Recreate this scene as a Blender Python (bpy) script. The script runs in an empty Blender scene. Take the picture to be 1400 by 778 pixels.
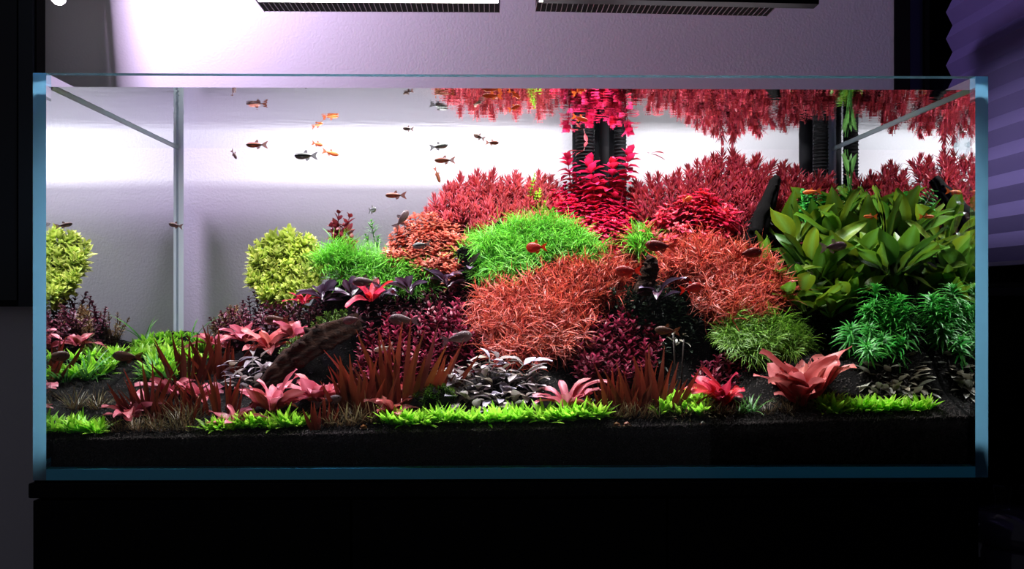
import bpy, math, random
import numpy as np
from mathutils import Vector, Matrix, Euler
SC = bpy.context.scene
COL = SC.collection
R = math.radians
rng = random.Random(7)
nr = np.random.RandomState(11)

# ------------------------------------------------------------------ camera
F, CX, CY = 1147.0, 684.0, 406.0            # focal length and vanishing centre in 1400x778 pixels
YAW = R(0.8)
CAM = Vector((0, -1.06, 1.03))
cd = bpy.data.cameras.new('camera'); cam = bpy.data.objects.new('camera', cd); COL.objects.link(cam)
cd.sensor_width = 36; cd.lens = 36*F/1400
cd.shift_x = (700-CX)/1400; cd.shift_y = (CY-389)/1400
cd.clip_start = .01
cam.location = CAM; cam.rotation_euler = (math.pi/2, 0, -YAW)
SC.camera = cam
# ------------------------------------------------------------------ world, exposure, render limits
w = bpy.data.worlds.new('night_room'); SC.world = w; w.use_nodes = True
w.node_tree.nodes['Background'].inputs[0].default_value = (.50, .50, .62, 1)
w.node_tree.nodes['Background'].inputs[1].default_value = .09
SC.view_settings.view_transform = 'Standard'; SC.view_settings.look = 'None'
SC.view_settings.exposure = 0.0; SC.view_settings.gamma = 1; SC.view_settings.use_curve_mapping = False
SC.cycles.transparent_max_bounces = 24
SC.cycles.max_bounces = 10; SC.cycles.glossy_bounces = 6; SC.cycles.diffuse_bounces = 4
SC.cycles.caustics_reflective = False; SC.cycles.caustics_refractive = False
LAMP_W = 10.5        # watts of each aquarium light
WASH_W = 38.0       # watts of the wall spot

def U(px, py, Y):
    dx = (px-CX)/F; dz = (CY-py)/F
    d = Vector((math.cos(YAW)*dx+math.sin(YAW), -math.sin(YAW)*dx+math.cos(YAW), dz))
    return CAM + d*((Y-CAM.y)/d.y)

# ------------------------------------------------------------------ helpers
def tag(o, label=None, cat=None, group=None, kind=None):
    if label: o['label'] = label
    if cat: o['category'] = cat
    if group: o['group'] = group
    if kind: o['kind'] = kind
    return o
def empty(name, loc, label, cat, group=None, kind=None):
    o = bpy.data.objects.new(name, None); o.empty_display_size = .02; o.location = loc
    COL.objects.link(o); return tag(o, label, cat, group, kind)
def ob(name, me, parent=None, loc=(0,0,0), rot=None, scale=None, mat=None):
    o = bpy.data.objects.new(name, me); COL.objects.link(o)
    if parent is not None: o.parent = parent
    o.location = loc
    if rot is not None: o.rotation_euler = rot
    if scale is not None: o.scale = scale if hasattr(scale, '__len__') else (scale,)*3
    if mat is not None and len(me.materials) == 0: me.materials.append(mat)
    return o
def mesh(name, V, Fc, mat=None, smooth=False, col=None):
    me = bpy.data.meshes.new(name)
    me.from_pydata([tuple(map(float, v)) for v in V], [], [tuple(map(int, f)) for f in Fc])
    if smooth: me.polygons.foreach_set('use_smooth', [True]*len(me.polygons))
    if col is not None:
        a = me.color_attributes.new('Col', 'FLOAT_COLOR', 'POINT')
        c = np.ones((len(V), 4), 'f'); c[:, :3] = col
        a.data.foreach_set('color', c.ravel())
    for m in (mat if isinstance(mat, (list, tuple)) else [mat] if mat else []): me.materials.append(m)
    me.update(); return me
class MB:
    def __init__(s): s.v = []; s.f = []; s.m = []
    def add(s, V, Fc, mi=0):
        n = len(s.v); s.v += [tuple(v) for v in V]; s.f += [tuple(i+n for i in f) for f in Fc]; s.m += [mi]*len(Fc); return s
    def box(s, a, b, mi=0, mis=None):
        x0,y0,z0 = a; x1,y1,z1 = b
        V = [(x0,y0,z0),(x1,y0,z0),(x1,y1,z0),(x0,y1,z0),(x0,y0,z1),(x1,y0,z1),(x1,y1,z1),(x0,y1,z1)]
        Fc = [(0,3,2,1),(4,5,6,7),(0,1,5,4),(2,3,7,6),(3,0,4,7),(1,2,6,5)]   # -z +z -y +y -x +x
        n = len(s.v); s.v += V; s.f += [tuple(i+n for i in f) for f in Fc]; s.m += (mis or [mi]*6); return s
    def tube(s, pts, rad, n=10, mi=0, caps=True, jit=0):
        pts = [Vector(p) for p in pts]; rads = rad if hasattr(rad, '__len__') else [rad]*len(pts)
        n0 = len(s.v); up = Vector((.13,.31,.94))
        for i, p in enumerate(pts):
            t = (pts[min(i+1,len(pts)-1)]-pts[max(i-1,0)]).normalized()
            a = t.cross(up)
            if a.length < .05: a = t.cross(Vector((1,0,0)))
            a.normalize(); b = t.cross(a)
            for k in range(n):
                th = 2*math.pi*k/n; r = rads[i]*(1+jit*(rng.random()-.5))
                s.v.append(tuple(p+a*math.cos(th)*r+b*math.sin(th)*r))
        for i in range(len(pts)-1):
            for k in range(n):
                s.f.append((n0+i*n+k, n0+i*n+(k+1)%n, n0+(i+1)*n+(k+1)%n, n0+(i+1)*n+k)); s.m.append(mi)
        if caps:
            s.f.append(tuple(n0+k for k in range(n))[::-1]); s.m.append(mi)
            e = n0+(len(pts)-1)*n; s.f.append(tuple(e+k for k in range(n))); s.m.append(mi)
        return s
    def lathe(s, prof, c=(0,0,0), n=24, mi=0):
        n0 = len(s.v)
        for r, z in prof:
            for k in range(n):
                th = 2*math.pi*k/n; s.v.append((c[0]+r*math.cos(th), c[1]+r*math.sin(th), c[2]+z))
        for i in range(len(prof)-1):
            for k in range(n):
                s.f.append((n0+i*n+k, n0+i*n+(k+1)%n, n0+(i+1)*n+(k+1)%n, n0+(i+1)*n+k)); s.m.append(mi)
        return s
    def mesh(s, name, mats, smooth=False):
        me = mesh(name, s.v, s.f, mats, smooth)
        me.polygons.foreach_set('material_index', s.m); me.update(); return me
def bevel(o, w=.002, seg=2):
    m = o.modifiers.new('bevel', 'BEVEL'); m.width = w; m.segments = seg; m.limit_method = 'ANGLE'; return o

# ------------------------------------------------------------------ materials
def newmat(name):
    m = bpy.data.materials.new(name); m.use_nodes = True
    nt = m.node_tree; nt.nodes.clear()
    out = nt.nodes.new('ShaderNodeOutputMaterial')
    return m, nt, out
def N(nt, t, **kw):
    n = nt.nodes.new(t)
    for k, v in kw.items():
        if k in n.inputs: n.inputs[k].default_value = v
        else: setattr(n, k, v)
    return n
def rgb(r, g, b):     # 0..255 sRGB to linear
    f = lambda c: (c/255/12.92) if c/255 <= .04045 else ((c/255+.055)/1.055)**2.4
    return (f(r), f(g), f(b), 1)
def simple(name, color, rough=.5, metal=0, noise=0, nscale=40, bump=0, spec=.5):
    m, nt, out = newmat(name)
    p = N(nt, 'ShaderNodeBsdfPrincipled', Roughness=rough, Metallic=metal)
    p.inputs['Specular IOR Level'].default_value = spec
    p.inputs['Base Color'].default_value = color
    tc = N(nt, 'ShaderNodeTexCoord'); nz = N(nt, 'ShaderNodeTexNoise', Scale=nscale, Detail=4.0)
    nt.links.new(tc.outputs['Object'], nz.inputs['Vector'])
    if noise:
        mx = N(nt, 'ShaderNodeMix', data_type='RGBA')
        mx.inputs['A'].default_value = color
        mx.inputs[6].default_value = color
        mx.inputs[7].default_value = tuple(c*(1-noise) for c in color[:3])+(1,)
        nt.links.new(nz.outputs['Fac'], mx.inputs[0]); nt.links.new(mx.outputs[2], p.inputs['Base Color'])
    if bump:
        b = N(nt, 'ShaderNodeBump', Strength=bump, Distance=.002)
        nt.links.new(nz.outputs['Fac'], b.inputs['Height']); nt.links.new(b.outputs[0], p.inputs['Normal'])
    nt.links.new(p.outputs[0], out.inputs[0]); return m
def emit(name, color, s):
    m, nt, out = newmat(name); e = N(nt, 'ShaderNodeEmission', Color=color, Strength=s); nt.links.new(e.outputs[0], out.inputs[0]); return m
def clear(name, tint=(.985,.995,.995,1)):
    m, nt, out = newmat(name); t = N(nt, 'ShaderNodeBsdfTransparent', Color=tint); nt.links.new(t.outputs[0], out.inputs[0]); return m
def interface(name, ior, tint=(.985,.995,.995,1), wave=0):
    """water or glass against air: transmits, and reflects by Fresnel with total reflection from within"""
    m, nt, out = newmat(name)
    t = N(nt, 'ShaderNodeBsdfTransparent', Color=tint); g = N(nt, 'ShaderNodeBsdfGlossy', Roughness=0.0, Color=(.93,.96,.96,1))
    fr = N(nt, 'ShaderNodeFresnel', IOR=ior); mx = N(nt, 'ShaderNodeMixShader')
    if wave:
        tc = N(nt, 'ShaderNodeTexCoord'); mp = N(nt, 'ShaderNodeMapping'); mp.inputs['Scale'].default_value = (1, 2.6, 1)
        nz = N(nt, 'ShaderNodeTexNoise', Scale=26.0, Detail=2.0)
        b = N(nt, 'ShaderNodeBump', Strength=wave, Distance=.004)
        nt.links.new(tc.outputs['Object'], mp.inputs[0]); nt.links.new(mp.outputs[0], nz.inputs['Vector'])
        nt.links.new(nz.outputs['Fac'], b.inputs['Height']); nt.links.new(b.outputs[0], g.inputs['Normal'])
    nt.links.new(fr.outputs[0], mx.inputs[0]); nt.links.new(t.outputs[0], mx.inputs[1]); nt.links.new(g.outputs[0], mx.inputs[2])
    nt.links.new(mx.outputs[0], out.inputs[0]); return m
def wet_face(name, keep, inner=False):
    """pane with water behind it: light that came down through the water surface meets it too steeply to leave and is thrown back"""
    m, nt, out = newmat(name)
    t = N(nt, 'ShaderNodeBsdfTransparent', Color=(.985,.995,.995,1)); g = N(nt, 'ShaderNodeBsdfGlossy', Roughness=0.0, Color=(.93,.96,.96,1))
    ge = N(nt, 'ShaderNodeNewGeometry'); dt = N(nt, 'ShaderNodeVectorMath', operation='DOT_PRODUCT'); ab = N(nt, 'ShaderNodeMath', operation='ABSOLUTE')
    mr = N(nt, 'ShaderNodeMapRange'); mx = N(nt, 'ShaderNodeMixShader'); bf = N(nt, 'ShaderNodeMath', operation='MULTIPLY')
    for k, v in (('From Min',.74),('From Max',.84),('To Min',keep),('To Max',.03)): mr.inputs[k].default_value = v
    nt.links.new(ge.outputs['Normal'], dt.inputs[0]); nt.links.new(ge.outputs['Incoming'], dt.inputs[1])
    nt.links.new(dt.outputs['Value'], ab.inputs[0]); nt.links.new(ab.outputs[0], mr.inputs[0])
    nt.links.new(mr.outputs[0], bf.inputs[0]); nt.links.new(ge.outputs['Backfacing'], bf.inputs[1]); nt.links.new((bf if inner else mr).outputs[0], mx.inputs[0])
    nt.links.new(t.outputs[0], mx.inputs[1]); nt.links.new(g.outputs[0], mx.inputs[2]); nt.links.new(mx.outputs[0], out.inputs[0]); return m
def edge_glass(name, color, gl=.12, dif=.15):
    m, nt, out = newmat(name)
    t = N(nt, 'ShaderNodeBsdfTranslucent', Color=color); d = N(nt, 'ShaderNodeBsdfDiffuse', Color=color)
    g = N(nt, 'ShaderNodeBsdfGlossy', Roughness=.15); m1 = N(nt, 'ShaderNodeMixShader', Fac=dif); m2 = N(nt, 'ShaderNodeMixShader', Fac=gl)
    nt.links.new(t.outputs[0], m1.inputs[1]); nt.links.new(d.outputs[0], m1.inputs[2])
    nt.links.new(m1.outputs[0], m2.inputs[1]); nt.links.new(g.outputs[0], m2.inputs[2]); nt.links.new(m2.outputs[0], out.inputs[0]); return m
def leafmat(name, base, tip, alt=None, alt_amt=.5, trans=.3, rough=.42, var=.25, spec=.35):
    """base colour at the leaf stalk, tip colour at the end, some leaves in another tone; stem darker"""
    alt = alt or base
    m, nt, out = newmat(name)
    at = N(nt, 'ShaderNodeAttribute', attribute_name='Col'); sp = N(nt, 'ShaderNodeSeparateColor')
    nt.links.new(at.outputs['Color'], sp.inputs[0])
    def mix(fac, a, b):
        x = N(nt, 'ShaderNodeMix', data_type='RGBA')
        for s, val in ((0, fac), (6, a), (7, b)):
            if hasattr(val, 'is_linked') or hasattr(val, 'links'): nt.links.new(val, x.inputs[s])
            else: x.inputs[s].default_value = val
        return x.outputs[2]
    c = mix(sp.outputs[0], base, tip)
    k = N(nt, 'ShaderNodeMath', operation='MULTIPLY'); nt.links.new(sp.outputs[1], k.inputs[0]); k.inputs[1].default_value = alt_amt
    c = mix(k.outputs[0], c, alt)
    k2 = N(nt, 'ShaderNodeMath', operation='MULTIPLY'); nt.links.new(sp.outputs[2], k2.inputs[0]); k2.inputs[1].default_value = .35
    c = mix(k2.outputs[0], c, tuple(min(1,x*1.5+.06) for x in tip[:3])+(1,))
    oi = N(nt, 'ShaderNodeObjectInfo'); hv = N(nt, 'ShaderNodeHueSaturation')
    mr = N(nt, 'ShaderNodeMapRange'); mr.inputs['To Min'].default_value = 1-var; mr.inputs['To Max'].default_value = 1+var
    mh = N(nt, 'ShaderNodeMapRange'); mh.inputs['To Min'].default_value = .49; mh.inputs['To Max'].default_value = .51
    nt.links.new(oi.outputs['Random'], mr.inputs[0]); nt.links.new(mr.outputs[0], hv.inputs['Value'])
    nt.links.new(sp.outputs[1], mh.inputs[0]); nt.links.new(mh.outputs[0], hv.inputs['Hue'])
    nt.links.new(c, hv.inputs['Color'])
    tc = N(nt, 'ShaderNodeTexCoord'); nz = N(nt, 'ShaderNodeTexNoise', Scale=250.0, Detail=2.0); nt.links.new(tc.outputs['Object'], nz.inputs['Vector'])
    b = N(nt, 'ShaderNodeBump', Strength=.25, Distance=.0006); nt.links.new(nz.outputs['Fac'], b.inputs['Height'])
    p = N(nt, 'ShaderNodeBsdfPrincipled', Roughness=rough); p.inputs['Specular IOR Level'].default_value = spec
    tr = N(nt, 'ShaderNodeBsdfTranslucent'); mx = N(nt, 'ShaderNodeMixShader', Fac=trans)
    nt.links.new(hv.outputs[0], p.inputs['Base Color']); nt.links.new(hv.outputs[0], tr.inputs['Color']); nt.links.new(b.outputs[0], p.inputs['Normal'])
    nt.links.new(p.outputs[0], mx.inputs[1]); nt.links.new(tr.outputs[0], mx.inputs[2]); nt.links.new(mx.outputs[0], out.inputs[0]); return m

M = {}
M['black'] = simple('black_lacquer', (.002,.002,.003,1), .35, spec=.12)
M['matblack'] = simple('matt_black', (.004,.004,.005,1), .8, spec=.1)
M['wall'] = simple('painted_wall', rgb(212,208,213), .85, noise=.05, nscale=220, bump=.3)
M['floor'] = simple('dark_floor', (.03,.025,.025,1), .5, noise=.3, nscale=9)
M['clear'] = clear('glass_inner_face')
M['outer'] = interface('glass_outer_face', 1.333)
M['outer_back'] = wet_face('glass_back_face', .72)
M['side_face'] = wet_face('glass_side_face', 1.0, True)
M['side_outer'] = wet_face('glass_side_outer_face', 1.0)
M['edge_top'] = edge_glass('polished_top_edge', rgb(44,74,84), .1)
M['edge'] = edge_glass('polished_glass_edge', rgb(128,200,238))
M['edge_dim'] = edge_glass('polished_glass_edge_base', rgb(85,220,255), .06, .85)
M['seam'] = edge_glass('silicone_seam', rgb(228,236,246), .05, .4)
M['navy'] = simple('navy_frame', rgb(40,42,78), .5)
M['darkglass'] = simple('dark_window_glass', (.002,.004,.007,1), .08)
M['soil'] = simple('dark_soil', (.0045,.0038,.0035,1), .95, noise=.5, nscale=400, bump=.8, spec=.1)
M['grain_front_lit'] = simple('soil_granule_lit', (.11,.09,.085,1), .9, noise=.85, nscale=250, spec=.1)  # soil grain in a lighter tone: faint light at the glass put into colour
M['grain'] = simple('soil_granule', (.045,.036,.032,1), .8, noise=.8, nscale=300, spec=.25)
def woodmat(name, c0, c1):
    m, nt, out = newmat(name); p = N(nt,'ShaderNodeBsdfPrincipled',Roughness=.85); p.inputs['Specular IOR Level'].default_value = .15
    tc = N(nt,'ShaderNodeTexCoord'); mp = N(nt,'ShaderNodeMapping'); mp.inputs['Rotation'].default_value = (.3,.75,.4); mp.inputs['Scale'].default_value = (.3,1.6,1.6)
    nz = N(nt,'ShaderNodeTexNoise',Scale=110.0,Detail=6.0,Roughness=.7); cr_ = N(nt,'ShaderNodeValToRGB'); e = cr_.color_ramp.elements
    e[0].position=.35; e[0].color=c0; e[1].position=.7; e[1].color=c1
    b = N(nt,'ShaderNodeBump',Strength=1.0,Distance=.006)
    nt.links.new(tc.outputs['Object'],mp.inputs[0]); nt.links.new(mp.outputs[0],nz.inputs['Vector']); nt.links.new(nz.outputs['Fac'],cr_.inputs[0]); nt.links.new(cr_.outputs[0],p.inputs['Base Color'])
    nt.links.new(nz.outputs['Fac'],b.inputs['Height']); nt.links.new(b.outputs[0],p.inputs['Normal']); nt.links.new(p.outputs[0],out.inputs[0]); return m
M['wood'] = woodmat('sunken_wood', (.006,.003,.002,1), (.055,.020,.010,1))
M['darkwood'] = simple('blackened_wood', (.003,.0025,.0025,1), .9, noise=.6, nscale=60, bump=1, spec=.05)
M['rock'] = simple('dark_lava_rock', (.007,.006,.006,1), .9, noise=.6, nscale=80, bump=1, spec=.15)

# ------------------------------------------------------------------ room
WY = .522                                    # back wall plane
xw0, xw1 = U(62,300,WY).x, U(1222,300,WY).x
def struct(name, mb, mats, parent=None):
    o = ob(name, mb.mesh(name, mats), parent); o['kind'] = 'structure'; return o
struct('floor', MB().box((-2.2,-2.4,-.05),(2.2,WY+.1,0)), [M['floor']])
struct('wall_back', MB().box((-2.2,WY,0),(xw1,WY+.1,2.6)), [M['wall']])
sidex = U(1290,200,WY-.03).x+.02
struct('wall_right', MB().box((sidex+.05,-2.4,0),(sidex+.15,WY+.1,1.035)), [M['matblack']])
# dark window on the back wall at the left
wz = U(30,419,WY).z
o = struct('window_1', MB().box((-1.9,WY-.03,wz),(xw0,WY,2.6)), [M['black']])
o2 = ob('pane', MB().box((-1.88,WY-.033,wz+.012),(xw0-.035,WY-.029,2.58)).mesh('pane',[M['darkglass']]), o)
o2 = ob('frame_strip', MB().box((xw0-.03,WY-.036,wz),(xw0-.004,WY-.029,2.6)).mesh('frame_strip',[simple('dark_teal_frame',(.004,.008,.014,1),.4)]), o)
# window of the right side wall, its corner posts beside the end of the back wall
a = [U(x,200,WY).x for x in (1222,1243,1266,1291)]
o = struct('window_2', MB().box((a[0],WY-.004,0),(a[1],WY+.1,2.6)), [M['matblack']])
ob('post', MB().box((a[1],WY+.012,0),(a[2],WY+.1,2.6)).mesh('post',[M['navy']]), o)
ob('post', MB().box((a[2],WY+.002,0),(a[2]+.008,WY+.1,2.6)).mesh('post',[M['matblack']]), o)
ob('pane', MB().box((a[2]+.008,WY+.03,0),(a[3]+.2,WY+.05,2.6)).mesh('pane',[M['darkglass']]), o)
ob('pane', MB().box((sidex+.045,-2.4,1.08),(sidex+.05,WY+.03,2.6)).mesh('pane',[M['darkglass']]), o)
ob('sill', MB().box((sidex-.005,-2.4,1.032),(sidex+.15,WY+.03,1.045)).mesh('sill',[simple('sill_dark',(.015,.013,.02,1),.4)]), o)
ob('frame_bar', MB().box((sidex+.01,-2.4,1.045),(sidex+.05,WY+.03,1.082)).mesh('frame_bar',[M['matblack']]), o)

# ------------------------------------------------------------------ pleated blind in front of the side window
bl = empty('pleated_blind', (sidex, .1, 1.09), 'blue violet pleated fabric blind over the dark window beside the aquarium', 'blind')
mb = MB(); V = []; pz = U(1290,0,WY-.03).z-U(1290,36.5,WY-.03).z; pd = .0125; z0 = 1.088; n = 44
for i in range(n+1):
    x = sidex-(pd if i % 2 else 0)-.003
    V += [(x, WY-.03, z0+i*pz/2), (x, -2.3, z0+i*pz/2)]
mb.add(V, [(2*i, 2*i+1, 2*i+3, 2*i+2) for i in range(n)])
m, nt, out = newmat('blind_fabric')
d = N(nt,'ShaderNodeBsdfDiffuse',Color=rgb(100,90,142)); t = N(nt,'ShaderNodeBsdfTranslucent',Color=rgb(80,72,120)); mx = N(nt,'ShaderNodeMixShader',Fac=.15)
nt.links.new(d.outputs[0],mx.inputs[1]); nt.links.new(t.outputs[0],mx.inputs[2]); nt.links.new(mx.outputs[0],out.inputs[0])
me = mb.mesh('pleated_fabric',[m]); o = ob('pleated_fabric', me, bl); o.location = -bl.location
o = ob('bottom_rail', MB().box((sidex-.016,-2.3,1.082),(sidex+.002,WY-.03,1.089)).mesh('bottom_rail',[simple('rail_grey',rgb(90,84,120),.5)]), bl); o.location = -bl.location
bl['label'] = 'blue violet pleated fabric blind over the dark window beside the aquarium'

# ------------------------------------------------------------------ cabinet
TZ = .80
cl, cr = U(38,700,-.004).x, U(1345,700,-.004).x
cab = empty('aquarium_cabinet', ((cl+cr)/2,.23,0), 'glossy black cabinet carrying the aquarium', 'cabinet')
def cpart(name, a, b, mat, bv=.002, par=None):
    o = ob(name, MB().box(a,b).mesh(name,[mat]), par or cab); o.location = -cab.location if par is None else (0,0,0)
    if bv: bevel(o, bv)
    return o
cpart('body', (cl+.004,.016,.05), (cr-.004,.478,TZ-.022), M['black'])
cpart('plinth', (cl+.03,.04,0), (cr-.03,.46,.05), M['matblack'])
cpart('top_panel', (cl,-.004,TZ-.022), (cr,.48,TZ-.003), M['black'])
cpart('levelling_mat', (cl+.006,0,TZ-.003), (cr-.002,.47,TZ), M['matblack'], 0)
for k in range(3):
    x0 = cl+.004+(cr-cl-.008)*k/3; x1 = cl+.004+(cr-cl-.008)*(k+1)/3
    cpart('door', (x0+.0012,-.002,.055), (x1-.0012,.016,TZ-.025), M['black'], .001)

# ------------------------------------------------------------------ aquarium
XL, XR = U(45,380,0).x, U(1351,380,0).x
TT = TZ+.511; WZ = TZ+.4965; GT = .0165; YI, YB = .012, .45
XI0, XI1 = XL+GT, XR-GT
mats = [M['clear'], M['outer'], M['edge'], M['edge_dim'], M['outer_back'], M['side_face'], M['side_outer'], M['edge_top']]
aq = empty('aquarium', ((XL+XR)/2,.23,TZ), 'large rimless glass aquarium with blue polished edges', 'aquarium')
def pane(name, a, b, mis, flip=None):
    mb = MB().box(a,b,mis=mis)
    if flip is not None: mb.f[flip] = mb.f[flip][::-1]      # the face turned to the water: rays from the water side meet it from within
    o = ob(name, mb.mesh(name,mats), aq); o.location = -aq.location; return o
# faces: -z +z -y +y -x +x
pane('base_pane', (XI0,0,TZ),(XI1,YB+.012,TZ+.014), [3,3,3,3,3,3])
pane('side_pane', (XL,0,TZ),(XI0,YB+.012,TT), [2,2,2,0,6,5], 5)
pane('side_pane', (XI1,0,TZ),(XR,YB+.012,TT), [2,2,2,0,5,6], 4)
pane('front_pane', (XI0,0,TZ+.014),(XI1,YI,TT), [0,7,1,0,0,0])
pane('back_pane', (XI0,YB,TZ+.014),(XI1,YB+.012,TT), [0,0,0,4,0,0])
for s, x in ((1,XI0),(-1,XI1)):
    V = [(x,YB-.0005,TZ+.014),(x+s*.009,YB-.0005,TZ+.014),(x+s*.002,YB-.007,TZ+.014)]
    V += [(p[0],p[1],TT-.004) for p in V]
    me = MB().add(V,[(0,1,4,3),(1,2,5,4),(2,0,3,5),(0,2,1),(3,4,5)]).mesh('silicone_seam',[M['seam']])
    o = ob('silicone_seam', me, aq); o.location = -aq.location
# water: its surface, and the meniscus that climbs the glass
wat = empty('aquarium_water', ((XL+XR)/2,.23,WZ), 'clear still water filling the aquarium almost to the rim', 'water', kind='stuff')
M['surface'] = interface('water_surface', 1.333, (.99,1,.995,1), wave=.06)
o = ob('surface', mesh('surface', [(XI0,YI,WZ),(XI1,YI,WZ),(XI1,YB,WZ),(XI0,YB,WZ)], [(0,1,2,3)], M['surface']), wat); o.location = -wat.location
M['men'] = edge_glass('water_meniscus', rgb(215,230,238), .2, .35)
mb = MB()
def men(p, q, nrm):
    p = Vector(p); q = Vector(q); nrm = Vector(nrm); u = Vector((0,0,1))
    V = [p, p-u*.004, p+nrm*.0035+u*.0005, q, q-u*.004, q+nrm*.0035+u*.0005]
    mb.add(V, [(0,1,4,3),(1,2,5,4),(2,0,3,5)])
men((XI0+.0003,YI,WZ),(XI0+.0003,YB,WZ),(1,0,0)); men((XI1-.0003,YI,WZ),(XI1-.0003,YB,WZ),(-1,0,0))
o = ob('meniscus', mb.mesh('meniscus',[M['men']]), wat); o.location = -wat.location

# ------------------------------------------------------------------ lights over the tank
LZ = CAM.z+.48
M['led'] = emit('led_panel', (1,.97,1,1), 14)
M['reflector'] = simple('white_reflector',(.9,.9,.9,1),.4)
M['fin'] = simple('black_anodised', (.012,.011,.014,1), .4, metal=.5)
M['finedge'] = simple('bare_fin_edge', (.30,.29,.34,1), .5)
def lamp(px0, px1, label, tilt, dz, fascia):
    y0, y1 = .313, .359
    xa, xb = U(px0,18,y1).x, U(px1,18,y1).x
    c = Vector(((xa+xb)/2, (.10+y1)/2, LZ+dz)); h = (xb-xa)/2
    e = empty('aquarium_light', c, label, 'lamp', 'lights hanging over the aquarium'); e.rotation_euler = (0, tilt, 0)
    yr0, yr1 = y0-c.y, y1-c.y; yf = .10-c.y
    yl = .20-c.y
    bevel(ob('housing', MB().box((-h,yf,.056),(h,yr1,.07)).box((-h,yr0+.002,.0125),(h,yr1,.056)).box((-h,yl-.012,0),(h,yl,.056)).mesh('housing',[M['fin']]), e), .001)
    ob('led_panel', MB().box((-h+.006,yl+.004,.05),(h-.006,yr0-.004,.056)).mesh('led_panel',[M['led']]), e)
    ob('reflector', MB().box((-h+.002,yr0-.001,.001),(h-.002,yr0+.002,.056)).mesh('reflector',[M['reflector']]), e)
    for sx in (-h, h-.003): ob('end_plate', MB().box((sx,yl-.012,.0),(sx+.003,yr0+.002,.056)).mesh('end_plate',[M['fin']]), e)
    fn = MB().box((-.0004,yr0+.002,.0),(.0004,yr1,.004)).mesh('cooling_fin',[M['finedge']])
    ob('fin_bed', MB().box((-h,yr0+.002,.0012),(h,yr1,.0125)).mesh('fin_bed',[M['matblack']]), e)
    nf = 46
    for i in range(nf+1): ob('cooling_fin', fn, e, (-h+2*h*i/nf, 0, 0))
    if fascia: ob('front_fascia', MB().box((-h,yf+.03,-.058),(h,yf+.05,.056)).mesh('front_fascia',[M['black']]), e)
    for sx in (-.7*h, .7*h):
        ob('hanging_wire', MB().tube([(sx,0,.03),(sx,0,1.0)], .0008, 6).mesh('hanging_wire',[M['finedge']]), e)
    ld = bpy.data.lights.new('led_light','AREA'); ld.shape = 'RECTANGLE'; ld.size = 2*h-.01; ld.size_y = yr0-yl-.012
    ld.energy = LAMP_W; ld.color = (1,.97,1.0)
    lo = bpy.data.objects.new('led_light', ld); COL.objects.link(lo); lo.parent = e; lo.location = (0,(yl+yr0)/2,.049)
    return e
lamp(362, 683, 'flat aquarium light with black fins, near the white glare on the wall', R(0), 0, False)
lamp(732, 1048, 'flat aquarium light with black fins and a black front fascia', R(.9), -.001, True)
# spot lamps near the wall: a small one whose bulb shows, and the one above the frame that throws a lilac white pool on the wall
def spot_lamp(p, label, r_):
    e = empty('spot_lamp', p, label, 'lamp', 'spot lamps by the wall'); q = r_/.012
    ob('bulb', MB().lathe([(0,-.012*q),(.006*q,-.0105*q),(.0105*q,-.006*q),(.012*q,0),(.0105*q,.006*q),(.006*q,.0105*q),(0,.012*q)], n=20).mesh('bulb',[emit('bulb_glow',(1,.92,1,1),12)], True), e)
    ob('socket', MB().lathe([(0,.010*q),(.012*q,.012*q),(.016*q,.05*q),(.006*q,.07*q),(0,.07*q)]).mesh('socket',[M['matblack']],True), e)
    d_ = WY-p.y
    ob('bracket', MB().tube([(0,0,.06*q),(0,d_*.5,.06*q+.05),(0,d_-.001,.06*q+.05)], .005).mesh('bracket',[M['matblack']],True), e)
    return e
spot_lamp(U(80,-3,WY-.16), 'small white glowing bulb on a bracket by the dark window', .012)
lp = Vector((U(140,0,WY).x, WY-.28, 1.85)); aim = U(600,70,WY); edge = U(167,70,WY)
sl = spot_lamp(lp, 'spot lamp high on the wall throwing a lilac white pool', .012)
ld = bpy.data.lights.new('spot_beam','SPOT'); ld.energy = WASH_W; ld.color = (.84,.66,1); ld.spot_size = 2*(aim-lp).angle(edge-lp); ld.spot_blend = .03; ld.shadow_soft_size = .05
lo = bpy.data.objects.new('spot_beam', ld); COL.objects.link(lo); lo.parent = sl; lo.location = (.014,0,-.012)
lo.rotation_euler = (aim-lp).to_track_quat('-Z','Y').to_euler()
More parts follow.
